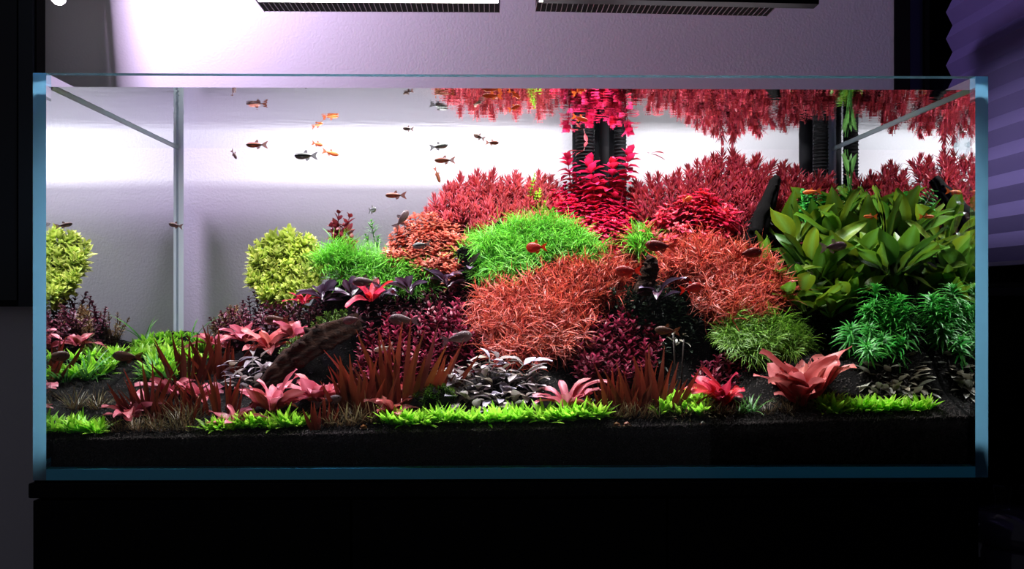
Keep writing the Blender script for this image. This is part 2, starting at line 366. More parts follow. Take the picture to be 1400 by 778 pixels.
# ------------------------------------------------------------------ leaf and sprig geometry
PROF = {
 'lance': lambda t: np.sin(np.pi*np.clip(t,0,1)**.85)**.8,
 'ovate': lambda t: np.sin(np.pi*np.clip(t,0,1)**.75)**.6,
 'spoon': lambda t: np.sin(np.pi*np.clip(t,0,1)**1.25)**.7,
 'blade': lambda t: (1-t**2.2)*(.65+.35*np.sin(np.pi*t)),
 'thread': lambda t: np.where(t < .8, 1, (1-t)*5),
}
class LB:
    """collects leaves; colour attribute holds (position along leaf, random tone, unused)"""
    def __init__(s, seed): s.v=[]; s.f=[]; s.c=[]; s.n=0; s.r=np.random.RandomState(seed)
    def leaf(s, base, az, L, W, prof='lance', n=3, e0=.6, de=-.6, fold=.3, yaw=0, rows=3, stalk=0, wavy=0):
        t = np.linspace(0,1,n+1); a = e0+de*t
        seg = L/n; am = (a[:-1]+a[1:])/2
        x = np.concatenate([[0],np.cumsum(np.cos(am)*seg)]); z = np.concatenate([[0],np.cumsum(np.sin(am)*seg)])
        ts = np.clip((t-stalk)/(1-stalk),0,1)
        wd = W/2*PROF[prof](ts); wd = np.maximum(wd, W*.04)
        yc = yaw*L*t**2
        nx_, nz_ = -np.sin(a), np.cos(a)
        wv = wavy*W*np.sin(t*9+s.r.rand()*6)
        if rows == 3: offs = [(-1,fold),(0,0),(1,fold)]
        elif rows == 5: offs = [(-1,fold*.9),(-.55,fold*.55),(0,0),(.55,fold*.55),(1,fold*.9)]
        else: offs = [(-1,0),(1,0)]
        P = []
        for o_, f_ in offs:
            lift = wd*f_ + (wv*o_ if o_ else 0)
            P.append(np.stack([x+nx_*lift, yc+wd*o_, z+nz_*lift],1))
        P = np.stack(P,1).reshape(-1,3)
        c_, s_ = math.cos(az), math.sin(az)
        Q = P.copy(); Q[:,0] = P[:,0]*c_-P[:,1]*s_; Q[:,1] = P[:,0]*s_+P[:,1]*c_
        Q += np.asarray(base,float); k = rows
        for i in range(n):
            for j in range(k-1):
                s.f.append((s.n+i*k+j, s.n+i*k+j+1, s.n+(i+1)*k+j+1, s.n+(i+1)*k+j))
        s.v.append(Q); cc = np.zeros((len(Q),3)); cc[:,0] = np.repeat(t,k); cc[:,1] = s.r.rand()
        if k == 5: cc[2::5,2] = 1.0
        s.c.append(cc); s.n += len(Q)
    def stem(s, pts, r0, r1, n=4, tone=0.0):
        pts = np.asarray(pts,float); m = len(pts)
        for i,p in enumerate(pts):
            r = r0+(r1-r0)*i/(m-1)
            th = np.arange(n)*2*np.pi/n
            s.v.append(np.stack([p[0]+r*np.cos(th), p[1]+r*np.sin(th), np.full(n,p[2])],1)); s.c.append(np.tile([0,tone,0],(n,1)))
        for i in range(m-1):
            for k in range(n): s.f.append((s.n+i*n+k, s.n+i*n+(k+1)%n, s.n+(i+1)*n+(k+1)%n, s.n+(i+1)*n+k))
        s.n += m*n
    def mesh(s, name, mat):
        return mesh(name, np.concatenate(s.v), s.f, mat, True, np.concatenate(s.c))
def sprig_mesh(name, mat, seed, length=.07, nodes=8, per=4, L=.016, W=.007, prof='lance', e_top=1.25, e_low=.1, de=-.5, rows=3, n=3,
               crown=.6, stem_r=.0011, fold=.3, grow=.35, jit=.25):
    """upright shoot, tip at the origin, leaves in whorls down the stem"""
    b = LB(seed); r = b.r; bend = r.uniform(-.12,.12,2)
    def at(d): return np.array([bend[0]*(d**2)/length, bend[1]*(d**2)/length, -d])
    b.stem([at(d) for d in np.linspace(length,0.001,5)], stem_r*1.3, stem_r*.6, 4, .0)
    tw = r.rand()*6
    for i in range(nodes):
        u = i/max(1,nodes-1); d = length*(1-crown*0)*(u**1.15)*crown + .001
        e = e_top+(e_low-e_top)*min(1,u*1.5)
        sz = grow+(1-grow)*min(1,u*3.2)
        off = tw+(i%2)*math.pi/per + r.uniform(-.2,.2)
        for k in range(per):
            b.leaf(at(d), off+2*math.pi*k/per+r.uniform(-jit,jit), L*sz*r.uniform(.8,1.15), W*(.5+.5*sz)*r.uniform(.85,1.1), prof, n,
                   e+r.uniform(-jit,jit), de+r.uniform(-.25,.25), fold, r.uniform(-.15,.15), rows)
    return b.mesh(name, mat)
def tuft_mesh(name, mat, seed, count=40, L=.03, W=.0012, spread=.012, e0=(.5,1.5), de=(-1.4,-.3), n=4, prof='thread', rows=2, curl=.3, Lv=(.6,1.15), down=0):
    b = LB(seed); r = b.r
    for i in range(count):
        q = r.uniform(-1,1,2)*spread; az = math.atan2(q[1],q[0])+r.uniform(-.7,.7)
        b.leaf((q[0],q[1],-down*r.rand()), az, L*r.uniform(*Lv), W*r.uniform(.8,1.2), prof, n, r.uniform(*e0), r.uniform(*de), .3, r.uniform(-curl,curl), rows)
    return b.mesh(name, mat)
def tangle_mesh(name, mat, seed, shoots=7, L=.026, W=.0019, spread=.018):
    """loose shoots with thin curling leaves in all directions"""
    b = LB(seed); r = b.r
    for i in range(shoots):
        x, y = r.uniform(-1,1,2)*spread; ln = r.uniform(.02,.045); bx, by = r.uniform(-.5,.5,2)
        zt = r.uniform(-.008,.006)
        P = lambda u: np.array([x+bx*ln*(u-.5), y+by*ln*(u-.5), zt-ln*(1-u)])
        b.stem([P(u) for u in (0,.5,1)], .0008, .0005, 3, 0)
        for k in range(7):
            u = 1-(k/7)**1.2
            for q in range(2):
                b.leaf(P(u), r.uniform(0,6.28), L*r.uniform(.6,1.2), W*r.uniform(.7,1.2), 'blade', 5, r.uniform(-.5,1.1), r.uniform(-2.2,1.6), .2, r.uniform(-.8,.8), 2)
    return b.mesh(name, mat)
def leaf_mesh(name, mat, seed, L, W, prof='ovate', n=7, e0=.5, de=-.9, fold=.25, stalk=.12, yaw=.1, wavy=.05):
    b = LB(seed); b.leaf((0,0,0), 0, L, W, prof, n, e0, de, fold, yaw, 5 if L > .03 and prof != 'blade' else 3, stalk, wavy); return b.mesh(name, mat)

# ------------------------------------------------------------------ leaf colours
G = rgb
M.update(
 yellow = leafmat('yellow_green_leaf', G(118,158,40), G(222,228,124), G(160,186,64), .5, .35),
 orange = leafmat('salmon_orange_leaf', G(172,80,60), G(218,136,112), G(190,100,88), .6, .3),
 rose   = leafmat('rose_red_needle', G(148,44,56), G(216,108,116), G(176,60,68), .6, .3),
 crimson= leafmat('crimson_needle', G(112,28,40), G(184,72,84), G(142,40,52), .6, .28),
 magenta= leafmat('magenta_leaf', G(160,14,52), G(222,46,92), G(190,24,70), .6, .35),
 pinkred= leafmat('pink_red_leaf', G(170,22,48), G(214,52,78), G(190,40,60), .6, .3),
 maroon = leafmat('dull_maroon_leaf', G(92,22,32), G(150,58,66), G(120,40,48), .6, .25),
 hair   = leafmat('fresh_green_thread', G(66,130,28), G(124,204,66), G(88,166,42), .5, .35),
 hair2  = leafmat('olive_green_thread', G(70,120,25), G(140,190,70), G(104,150,46), .5, .3),
 tangle = leafmat('orange_red_thread_leaf', G(136,38,24), G(236,124,104), G(196,66,44), .6, .28),
 plum   = leafmat('plum_leaf', G(92,20,38), G(188,64,94), G(84,22,40), .6, .25),
 darkpl = leafmat('dark_plum_leaf', G(48,14,24), G(120,44,62), G(50,22,32), .6, .2),
 purple = leafmat('dusky_purple_leaf', G(60,30,52), G(104,88,118), G(62,22,34), .9, .12, .3, .4, .6),
 rust   = leafmat('rust_red_blade', G(64,24,14), G(128,52,32), G(86,26,16), .7, .3),
 pink   = leafmat('pink_rosette_leaf', G(160,44,64), G(226,126,140), G(150,48,60), .6, .25, .4),
 coral  = leafmat('coral_pink_leaf', G(168,54,54), G(220,124,116), G(140,48,50), .6, .25, .4),
 redros = leafmat('deep_red_rosette_leaf', G(170,20,40), G(214,60,78), G(190,30,50), .5, .3, .4),
 silver = leafmat('silvery_mauve_leaf', G(124,114,128), G(204,194,214), G(138,120,50), .6, .2, .5, .35, .3),
 bronze = leafmat('bronze_green_leaf', G(92,94,78), G(164,166,152), G(104,84,60), .7, .15, .4, .35, .45),
 lime   = leafmat('lime_green_leaf', G(112,190,30), G(190,240,86), G(146,214,48), .5, .4),
 parva  = leafmat('olive_brown_grass', G(66,58,36), G(128,128,86), G(116,66,48), .6, .25),
 grass  = leafmat('grass_green_leaf', G(40,110,40), G(110,170,84), G(80,140,60), .5, .3),
 sword  = leafmat('broad_green_leaf', G(22,72,18), G(64,126,32), G(120,128,26), .8, .32, .42, .42),
 star   = leafmat('emerald_star_leaf', G(24,116,30), G(100,214,84), G(50,164,52), .5, .3),
 fern   = leafmat('dark_fern_leaf', G(14,78,22), G(46,140,44), G(26,104,30), .5, .25),
 moss   = leafmat('moss_green', G(40,70,16), G(104,140,40), G(70,100,26), .6, .2),
 olive  = leafmat('olive_brown_leaf', G(84,62,36), G(150,128,80), G(110,60,44), .6, .25),
 darkgr = leafmat('deep_green_leaf', G(14,30,18), G(44,66,44), G(30,24,22), .6, .15),
)
def variants(fn, name, mat, count_, **kw): return [fn(name, mat, 100+37*i, **kw) for i in range(count_)]
K = {}
K['yellow'] = variants(sprig_mesh,'sprig',M['yellow'],4, length=.08, nodes=6, per=5, L=.025, W=.0095, prof='spoon', e_top=1.35, e_low=.55, de=-.35, crown=.45, grow=.6)
K['orange'] = variants(sprig_mesh,'sprig',M['orange'],4, length=.05, nodes=7, per=5, L=.016, W=.0065, prof='lance', e_top=1.1, e_low=.1, crown=.7)
K['rose']   = variants(sprig_mesh,'sprig',M['rose'],5, length=.075, nodes=10, per=8, L=.024, W=.0036, prof='lance', e_top=1.3, e_low=.05, de=-.15, rows=2, crown=.75, grow=.65)
K['crimson']= variants(sprig_mesh,'sprig',M['crimson'],5, length=.075, nodes=10, per=8, L=.023, W=.0038, prof='lance', e_top=1.3, e_low=.05, de=-.15, rows=2, crown=.75, grow=.65)
K['magenta']= variants(sprig_mesh,'sprig',M['magenta'],5, length=.075, nodes=8, per=5, L=.018, W=.0105, prof='ovate', e_top=1.1, e_low=-.1, de=-.7, crown=.75)
K['tallmag']= variants(sprig_mesh,'tall_stem',M['magenta'],3, length=.11, nodes=7, per=4, L=.026, W=.0165, prof='ovate', e_top=1.25, e_low=.1, de=-.6, crown=.5, grow=.75)
K['pinkred']= variants(sprig_mesh,'sprig',M['pinkred'],4, length=.05, nodes=5, per=4, L=.018, W=.0095, prof='ovate', e_top=.9, e_low=-.1, de=-.6, crown=.6)
K['maroon'] = variants(sprig_mesh,'sprig',M['maroon'],3, length=.10, nodes=8, per=3, L=.022, W=.0095, prof='ovate', e_top=1.1, e_low=.2, de=-.4, crown=.85)
K['plum']   = variants(sprig_mesh,'stem',M['plum'],4, length=.08, nodes=9, per=3, L=.0165, W=.0062, prof='lance', e_top=1.1, e_low=.45, de=-.5, crown=.95, grow=.6)
K['darkpl'] = variants(sprig_mesh,'stem',M['darkpl'],4, length=.06, nodes=9, per=3, L=.014, W=.006, prof='lance', e_top=1.1, e_low=.2, de=-.5, crown=.9)
K['olive']  = variants(sprig_mesh,'sprig',M['olive'],4, length=.055, nodes=9, per=5, L=.011, W=.0026, prof='lance', e_top=1.2, e_low=.3, de=-.4, rows=2, crown=.8)
K['darkgr'] = variants(sprig_mesh,'sprig',M['darkgr'],3, length=.05, nodes=7, per=4, L=.016, W=.006, prof='lance', e_top=1.1, e_low=.1, de=-.5, crown=.8)
K['greenst']= variants(sprig_mesh,'stem',M['lime'],3, length=.07, nodes=11, per=5, L=.011, W=.0034, prof='lance', e_top=1.2, e_low=.3, de=-.6, rows=2, crown=.95)
K['darkst'] = variants(sprig_mesh,'stem',M['grass'],3, length=.06, nodes=8, per=6, L=.018, W=.003, prof='lance', e_top=1.3, e_low=.3, de=-.6, rows=2, crown=.9)
K['star']   = variants(sprig_mesh,'star_shoot',M['star'],4, length=.05, nodes=7, per=9, L=.026, W=.0032, prof='blade', e_top=1.3, e_low=.35, de=-1.3, rows=2, n=4, crown=.45, grow=.45)
K['hair']   = variants(tuft_mesh,'tuft',M['hair'],4, count=95, L=.034, W=.0009, spread=.012, e0=(.5,1.5), de=(-1.9,-.6), n=4, down=.012)
K['hair2']  = variants(tuft_mesh,'tuft',M['hair2'],4, count=95, L=.03, W=.0009, spread=.011, e0=(.5,1.5), de=(-2.0,-.7), n=4, down=.012)
K['tangle'] = variants(tangle_mesh,'shoot_cluster',M['tangle'],5)
K['moss']   = variants(sprig_mesh,'moss_frond',M['moss'],3, length=.02, nodes=9, per=5, L=.006, W=.0022, prof='lance', e_top=1.0, e_low=0, de=-.3, rows=2, n=2, crown=.9)
K['lime']   = variants(tuft_mesh,'rosette',M['lime'],4, count=26, L=.021, W=.0042, spread=.005, e0=(.35,1.4), de=(-.7,-.1), n=3, prof='lance', rows=2, curl=.12, Lv=(.6,1.1), down=0)
K['parva']  = variants(tuft_mesh,'grass_tuft',M['parva'],4, count=26, L=.032, W=.0015, spread=.008, e0=(.4,1.5), de=(-.9,0), n=3, prof='blade', rows=2, curl=.25)
K['grass']  = variants(tuft_mesh,'grass_tuft',M['grass'],3, count=22, L=.055, W=.0048, spread=.008, e0=(.5,1.45), de=(-1.1,-.2), n=5, prof='blade', rows=2, curl=.2)
LIFT = dict(yellow=.15, orange=.06, rose=.08, crimson=.08, magenta=.08, tallmag=.14, pinkred=.05, maroon=.10, plum=.065, darkpl=.05, olive=.05, darkgr=.05,
            greenst=.065, darkst=.055, star=.045, hair=.022, hair2=.022, tangle=.045, moss=.012)

# ------------------------------------------------------------------ bushes sampled over the outline they show
def inpoly(x, y, P):
    c = False; j = len(P)-1
    for i in range(len(P)):
        if (P[i][1] > y) != (P[j][1] > y) and x < (P[j][0]-P[i][0])*(y-P[i][1])/(P[j][1]-P[i][1])+P[i][0]: c = not c
        j = i
    return c
BUSH = []
def inside(p, m=.022):
    return Vector((min(max(p.x,XI0+m),XI1-m), min(max(p.y,YI+m),YB-.03), min(p.z,WZ-.004)))
def bush(name, label, kind, poly, Y0, Y1, sp, tilt=.5, sc=1.0, cat='plant', group=None, extra=()):
    xs = [p[0] for p in poly]; ys = [p[1] for p in poly]
    ylo, yhi = min(ys), max(ys); pts = []
    row = 0; y = ylo+sp*.2
    while y < yhi:
        x = min(xs)+(sp*.5 if row % 2 else 0)
        while x < max(xs):
            px, py = x+rng.uniform(-.3,.3)*sp, y+rng.uniform(-.3,.3)*sp
            if inpoly(px, py, poly):
                u = (py-ylo)/(yhi-ylo)
                # depth follows the outline column by column: top of the column at Y0, foot at Y1
                Yd = Y0+(Y1-Y0)*u+rng.uniform(-.008,.008)
                pts.append((px, py, Yd))
            x += sp
        y += sp*.8; row += 1
    W3 = [inside(U(*p)) for p in pts]
    BUSH.append(dict(name=name, label=label, kind=kind, pts=W3, tilt=tilt, sc=sc, cat=cat, group=group))
def hits(name, label, kind, pts, tilt=.3, sc=1.0, cat='plant', group=None):
    BUSH.append(dict(name=name, label=label, kind=kind, pts=[U(*p) for p in pts], tilt=tilt, sc=sc, cat=cat, group=group))

bush('rose_needle_bush','bush of fine rose red needle leaves behind the orange bush','rose',[(582,292),(592,272),(608,256),(630,242),(665,236),(700,240),(735,238),(757,244),(768,275),(745,300),(700,315),(660,322),(630,300),(600,300)],.41,.34,10.5,.35)
bush('crimson_needle_bush','wide bush of dark crimson needle leaves between magenta bush and leaning wood','crimson',[(862,244),(905,242),(938,228),(955,214),(1000,207),(1020,215),(1060,218),(1060,250),(1045,285),(1030,322),(980,320),(900,300),(870,300)],.42,.31,11.5,.35)
bush('crimson_needle_bush','bush of dark crimson needle leaves against the black hoses','crimson',[(1062,222),(1085,226),(1110,236),(1140,244),(1150,290),(1100,300),(1070,320),(1052,300)],.42,.33,11.5,.35)
bush('magenta_bush','bright magenta bush with rounded leaves and taller stems before the black hoses','magenta',[(757,255),(775,243),(810,240),(850,245),(872,262),(884,300),(880,330),(850,348),(800,338),(775,315),(757,295)],.40,.29,10.5,.45)
hits('tall_magenta_plant','tall loose stem with rounded magenta leaves rising before the black hoses','tallmag',[(776,216,.38),(806,224,.375),(838,226,.38),(860,210,.372)],.1, group='tall magenta stems')
bush('pink_red_bush','low bush of pinkish red oval leaves below the crimson needles','pinkred',[(878,310),(900,285),(935,266),(965,258),(1000,272),(1012,305),(1000,325),(940,330),(890,325)],.32,.27,11,.5)
bush('orange_bush','salmon orange bush with small leaves beside the rose red needles','orange',[(516,340),(535,312),(560,292),(590,290),(625,308),(645,330),(650,355),(610,370),(570,358),(530,350)],.35,.27,10,.5)
bush('yellow_green_bush','rounded pale yellow green bush against the bare wall','yellow',[(340,372),(341,352),(352,333),(374,319),(400,314),(425,324),(444,346),(446,370),(430,395),(402,410),(362,405),(343,392)],.43,.36,11,1.0,.85)
bush('maroon_stem_plant','maroon stem plant with oval leaves between yellow bush and small green stem','maroon',[(455,302),(470,282),(482,298),(492,320),(480,335),(470,338),(446,325)],.40,.37,12,.3,1.25)
hits('green_stem_plant','single narrow green stem plant beside the orange bush','darkst',[(508,303,.39),(500,322,.39),(517,325,.385)],.2)
hits('green_stem_plant','pale green leafy stem between rose needles and magenta bush','greenst',[(731,238,.37),(738,258,.365),(745,276,.36),(733,262,.372),(740,290,.355)],.1)
bush('green_thread_cushion','long cushion of fine bright green threads beside the yellow green bush','hair',[(432,345),(455,335),(500,345),(540,360),(575,358),(590,370),(585,388),(550,398),(510,390),(470,378),(440,365)],.33,.27,12,.6)
bush('green_thread_cushion','tall dome of fine bright green threads before the magenta bush','hair',[(650,350),(668,322),(700,303),(740,292),(775,300),(798,318),(822,330),(812,348),(770,352),(720,364),(685,380),(655,378)],.33,.25,13,.6)
bush('green_thread_cushion','small patch of pale green threads beside the black wedge of wood','hair',[(628,328),(650,322),(672,326),(660,345),(635,345)],.34,.31,11,.4)
bush('green_thread_cushion','small green thread tuft at the foot of the pink red bush','hair',[(868,318),(885,312),(892,330),(885,346),(868,344)],.31,.28,10,.4)
bush('orange_thread_bush','sprawling orange red bush of thin curling leaves under the green dome','tangle',[(655,390),(710,376),(770,356),(850,352),(880,362),(845,388),(820,412),(805,440),(785,470),(720,482),(670,474),(650,435)],.26,.14,15,.8)
bush('orange_thread_bush','orange red bush of thin curling leaves beside the leaning wood','tangle',[(875,352),(910,330),(960,316),(1020,330),(1060,350),(1086,382),(1080,408),(1040,425),(985,425),(955,400),(965,378),(905,368)],.28,.16,15,.8)
bush('olive_thread_cushion','hairy olive green cushion behind the big coral rosette','hair2',[(988,452),(1003,434),(1040,427),(1080,436),(1104,460),(1092,478),(1050,486),(1008,482)],.18,.12,12,.7)
bush('plum_stem_bush','thicket of upright plum red stems behind the central rust blades','plum',[(480,520),(492,455),(530,430),(570,425),(620,405),(652,425),(655,470),(650,492),(590,500),(560,530)],.22,.15,13,.3)
bush('plum_stem_bush','thicket of upright plum red stems under the sprawling orange bush','plum',[(775,515),(786,455),(812,428),(850,420),(892,432),(906,470),(890,515)],.20,.14,13,.3)
bush('plum_stem_bush','thicket of upright plum stems behind the small deep red rosette','plum',[(946,525),(955,492),(990,474),(1030,482),(1042,520),(1000,530)],.18,.13,13,.3)
bush('dark_plum_bush','dark plum bush under the yellow green bush','darkpl',[(345,425),(370,405),(410,410),(440,400),(450,420),(420,440),(360,445)],.30,.25,13,.4)
bush('dark_plum_bush','dark reddish bush between green threads and plum stems','darkpl',[(480,415),(540,405),(590,395),(640,385),(650,405),(600,425),(540,430),(490,430)],.26,.22,13,.4)
bush('maroon_shrub','small maroon shrub on the soil left of the driftwood log','darkpl',[(285,435),(310,418),(340,415),(350,440),(330,455),(295,455)],.33,.29,12,.4)
bush('dark_plum_bush','dark plum shrub around the foot of the yellow green bush','darkpl',[(300,425),(330,408),(345,398),(420,408),(430,430),(360,440),(305,450)],.42,.36,12,.5)
bush('olive_shrub','olive shrub low on the back slope beside the dark plum shrub','olive',[(278,440),(300,425),(330,425),(340,450),(300,460)],.42,.38,10,.5)
bush('olive_shrub','olive brown fine leaved shrub beside the lime green bed','olive',[(284,448),(298,426),(320,412),(335,425),(330,450),(300,462)],.36,.31,9,.5)
bush('deep_green_shrub','very dark green shrub under the orange threads','darkgr',[(835,395),(880,380),(950,392),(965,420),(945,470),(905,475),(890,440),(850,420)],.22,.17,14,.4)
bush('deep_green_shrub','very dark green shrub behind the olive cushion and broad leaves','darkgr',[(1090,420),(1120,400),(1165,440),(1180,500),(1120,480),(1100,450)],.24,.18,14,.4)
bush('star_bush','emerald bush of star shaped shoots below the broad green leaves','star',[(1155,425),(1190,390),(1230,385),(1262,400),(1270,450),(1235,475),(1190,478),(1165,455)],.165,.10,24,.5)
bush('moss_pad','green moss pad on top of the driftwood log','moss',[(425,440),(440,425),(470,420),(488,435),(470,445),(435,450)],.22,.19,7,.5)
bush('moss_pad','small moss pad on the lower end of the driftwood log','moss',[(375,478),(395,462),(412,458),(400,472),(385,482)],.18,.16,6,.5)

# ------------------------------------------------------------------ soil bed
HF = [(63,603),(300,598),(700,589),(1000,581),(1335,570)]
hx = [U(p[0],p[1],.014).x for p in HF]; hz = [U(p[0],p[1],.014).z for p in HF]
TP = np.array([(p.x,p.y,p.z-LIFT[b['kind']]*b['sc']) for b in BUSH if b['kind'] != 'moss' for p in b['pts']])
def h0(X, Y):
    hf = np.interp(X, hx, hz); hb = TZ+np.interp(X, [-.55,-.38,-.2,.1,.55], [.17,.178,.20,.235,.22])
    return hf+(hb-hf)*np.clip((Y-.014)/.436,0,1)**.92
def terrain(X, Y):
    base = float(h0(X,Y))
    if Y < .06: return base
    w_ = np.exp(-((TP[:,0]-X)**2+(TP[:,1]-Y)**2)/(2*.022**2)); s_ = w_.sum()
    t = (float((w_*TP[:,2]).sum())+.35*base)/(s_+.35)
    k = min(1,(Y-.06)/.05)
    return base+(max(t,base-.03)-base)*k
NXg, NYg = 150, 60
gx = np.linspace(XI0+.001, XI1-.001, NXg); gy = np.linspace(.0135, YB-.001, NYg)
H = np.array([[terrain(x,y) for x in gx] for y in gy])
H[2:] += nr.uniform(-.0012,.0012,H[2:].shape)
def ground(X, Y):
    fx = np.clip((X-gx[0])/(gx[-1]-gx[0])*(NXg-1),0,NXg-1.001); fy = np.clip((Y-gy[0])/(gy[-1]-gy[0])*(NYg-1),0,NYg-1.001)
    i, j = int(fy), int(fx); a, b = fy-i, fx-j
    return (H[i,j]*(1-a)*(1-b)+H[i+1,j]*a*(1-b)+H[i,j+1]*(1-a)*b+H[i+1,j+1]*a*b)
def hit(px, py, ymin=.016):
    """where the sight line of a pixel meets the soil"""
    Y = ymin
    while Y < YB-.012:
        p = U(px,py,Y)
        if p.z <= ground(p.x,p.y): return Vector((p.x,p.y,ground(p.x,p.y)))
        Y += .002
    p = U(px,py,YB-.02); return Vector((p.x,p.y,ground(p.x,p.y)))
V = [(x,y,H[i,j]) for i,y in enumerate(gy) for j,x in enumerate(gx)]
Fc = [(i*NXg+j,i*NXg+j+1,(i+1)*NXg+j+1,(i+1)*NXg+j) for i in range(NYg-1) for j in range(NXg-1)]
nb = len(V); zb = TZ+.0142
ring = [j for j in range(NXg)]+[i*NXg+NXg-1 for i in range(1,NYg)]+[(NYg-1)*NXg+j for j in range(NXg-2,-1,-1)]+[i*NXg for i in range(NYg-2,0,-1)]
V += [(V[r_][0],V[r_][1],zb) for r_ in ring]; nR = len(ring)
Fc += [(ring[k],nb+k,nb+(k+1)%nR,ring[(k+1)%nR]) for k in range(nR)]; Fc.append(tuple(nb+k for k in range(nR))[::-1])
soil = empty('soil_bed', (0,.23,zb), 'dark granular aquarium soil sloping up towards the back', 'soil', kind='stuff')
o = ob('soil_mass', mesh('soil_mass', V, Fc, M['soil'], True), soil); o.location = -soil.location; o['kind'] = 'stuff'
# loose granules: on the open surface and against the front glass
OV = np.array([(1,0,0),(-1,0,0),(0,1,0),(0,-1,0),(0,0,1),(0,0,-1)],float); OF = np.array([(0,2,4),(2,1,4),(1,3,4),(3,0,4),(2,0,5),(1,2,5),(3,1,5),(0,3,5)])
def grains(n, pos, r0, r1):
    rad = nr.uniform(r0,r1,(n,1,1)); q = OV[None]*rad*nr.uniform(.7,1.3,(n,6,1))
    a = nr.rand(n)*6.28; c, s = np.cos(a)[:,None], np.sin(a)[:,None]
    x = q[...,0]*c-q[...,1]*s; y = q[...,0]*s+q[...,1]*c
    q = np.stack([x,y*.9+x*.2,q[...,2]+.3*x],-1)+pos[:,None,:]
    return q.reshape(-1,3), (OF[None]+6*np.arange(n)[:,None,None]).reshape(-1,3)
n1 = 15000; X = nr.uniform(XI0+.004,XI1-.004,n1); Yg = .0165+.434*nr.rand(n1)**1.8*np.where(X<-.2,1,.45)
P1 = np.stack([X,Yg,[ground(x,y) for x,y in zip(X,Yg)]],1)
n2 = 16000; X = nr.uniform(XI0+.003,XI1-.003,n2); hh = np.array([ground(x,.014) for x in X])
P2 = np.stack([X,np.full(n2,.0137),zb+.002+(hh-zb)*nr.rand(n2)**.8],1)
for nm_, P_, mt_ in (('granules',P1,M['grain']),('front_granules',P2,M['grain_front_lit'])):
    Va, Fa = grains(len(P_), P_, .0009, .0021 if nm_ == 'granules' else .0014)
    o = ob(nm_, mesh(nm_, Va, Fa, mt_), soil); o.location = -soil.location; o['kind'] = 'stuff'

# ------------------------------------------------------------------ plant the bushes
def plant_bush(b):
    pts = b['pts']; c = sum(pts, Vector())/len(pts)
    gz = float(ground(c.x, c.y)); e = empty(b['name'], (c.x,c.y,gz), b['label'], b['cat'], b['group'])
    hw = max(.02, max(abs(p.x-c.x) for p in pts)); zs = [p.z for p in pts]; zt, zl = max(zs), min(zs)
    for p in pts:
        v = rng.choice(K[b['kind']])
        low = (zt-p.z)/max(.01, zt-zl)
        tx = b['tilt']*(p.x-c.x)/hw*.8; ty = b['tilt']*low
        rot = (Matrix.Rotation(ty+rng.uniform(-.28,.28),3,'X') @ Matrix.Rotation(tx+rng.uniform(-.28,.28),3,'Y') @ Matrix.Rotation(rng.uniform(0,6.28),3,'Z')).to_euler()
        ob(v.name.split('.')[0], v, e, p-e.location, rot, b['sc']*rng.uniform(.82,1.18))
for b in BUSH:
    if b['name'] == 'tall_magenta_plant':
        for p, lb in zip(b['pts'], ('tall magenta stem beside the pale green stem','short magenta stem before the thick ribbed hose','magenta stem before the smooth black hose','tallest magenta stem before the slim ribbed hose')): plant_bush(dict(b, pts=[p], label=lb))
    else: plant_bush(b)

# ------------------------------------------------------------------ clumps rooted where their foot shows
def clump(name, label, kind, feet, sc=1.0, group=None, cat='plant', tilt=.2):
    P = [hit(f[0],f[1],.034) for f in feet]; c = sum(P,Vector())/len(P)
    e = empty(name, c, label, cat, group)
    for p in P:
        v = rng.choice(K[kind])
        ob(v.name.split('.')[0], v, e, p-c+Vector((0,0,-.001)), (rng.uniform(-tilt,tilt),rng.uniform(-tilt,tilt),rng.uniform(0,6.28)), sc*(rng.uniform(.8,1.4) if kind == 'lime' else rng.uniform(.8,1.15)))
    return e
def span(x0, x1, y0, y1, sp, rows=2):
    out = []
    for r_ in range(rows):
        y = y0+(y1-y0)*(r_/(rows-1) if rows > 1 else .5)
        x = x0+(sp/2 if r_ % 2 else 0)
        while x <= x1:
            out.append((x+rng.uniform(-3,3), y+rng.uniform(-2,2))); x += sp
    return out
lg = 'lime green carpet patches'
clump('lime_carpet_patch','low lime green patch alone on the open soil near the side glass','lime',span(92,142,590,598,15),1,lg)
clump('lime_carpet_patch','lime green patch below the pink rosette that leans on the soil','lime',span(285,345,586,594,17),1,lg)
clump('lime_carpet_patch','lime green patch below the wide pink rosette under the log','lime',span(352,425,582,593,17),1.1,lg)
clump('lime_carpet_patch','lime green patch in front of the folded dusky pink rosettes','lime',span(525,590,580,591,16),1.1,lg)
clump('lime_carpet_patch','lime green patch in front of the mossy rock','lime',span(600,650,578,588,16),1.15,lg)
clump('lime_carpet_patch','lime green patch in front of the silvery mauve plant','lime',span(660,738,578,587,16),1.1,lg)
clump('lime_carpet_patch','lime green patch below the curved pink rosette','lime',span(748,825,574,586,16,3),1.1,lg)
clump('lime_carpet_patch','taller lime green mound beside the deep red rosette','lime',span(905,958,553,566,13,3),1.15,lg)
clump('lime_carpet_patch','broad bright lime green patch below the big coral rosette','lime',span(1130,1212,556,569,16,3),1.05,lg)
clump('lime_carpet_patch','little lime green patch beside the bronze plants','lime',span(1232,1268,560,566,15),1,lg)
clump('lime_carpet_bed','bed of lime green leaves running up the open slope','lime',span(222,290,462,492,13,4),.85)
clump('lime_carpet_bed','bed of taller lime green leaves behind the rust blades at the open slope','lime',span(205,255,490,515,15,3),1.15)
clump('green_grass_clump','clump of narrow grass green leaves on the open slope','grass',[(205,520),(218,512),(228,522)],.8)
clump('green_grass_clump','small grass green clump on soil right of the deep red rosette','grass',[(1012,566),(1028,562)],.55)

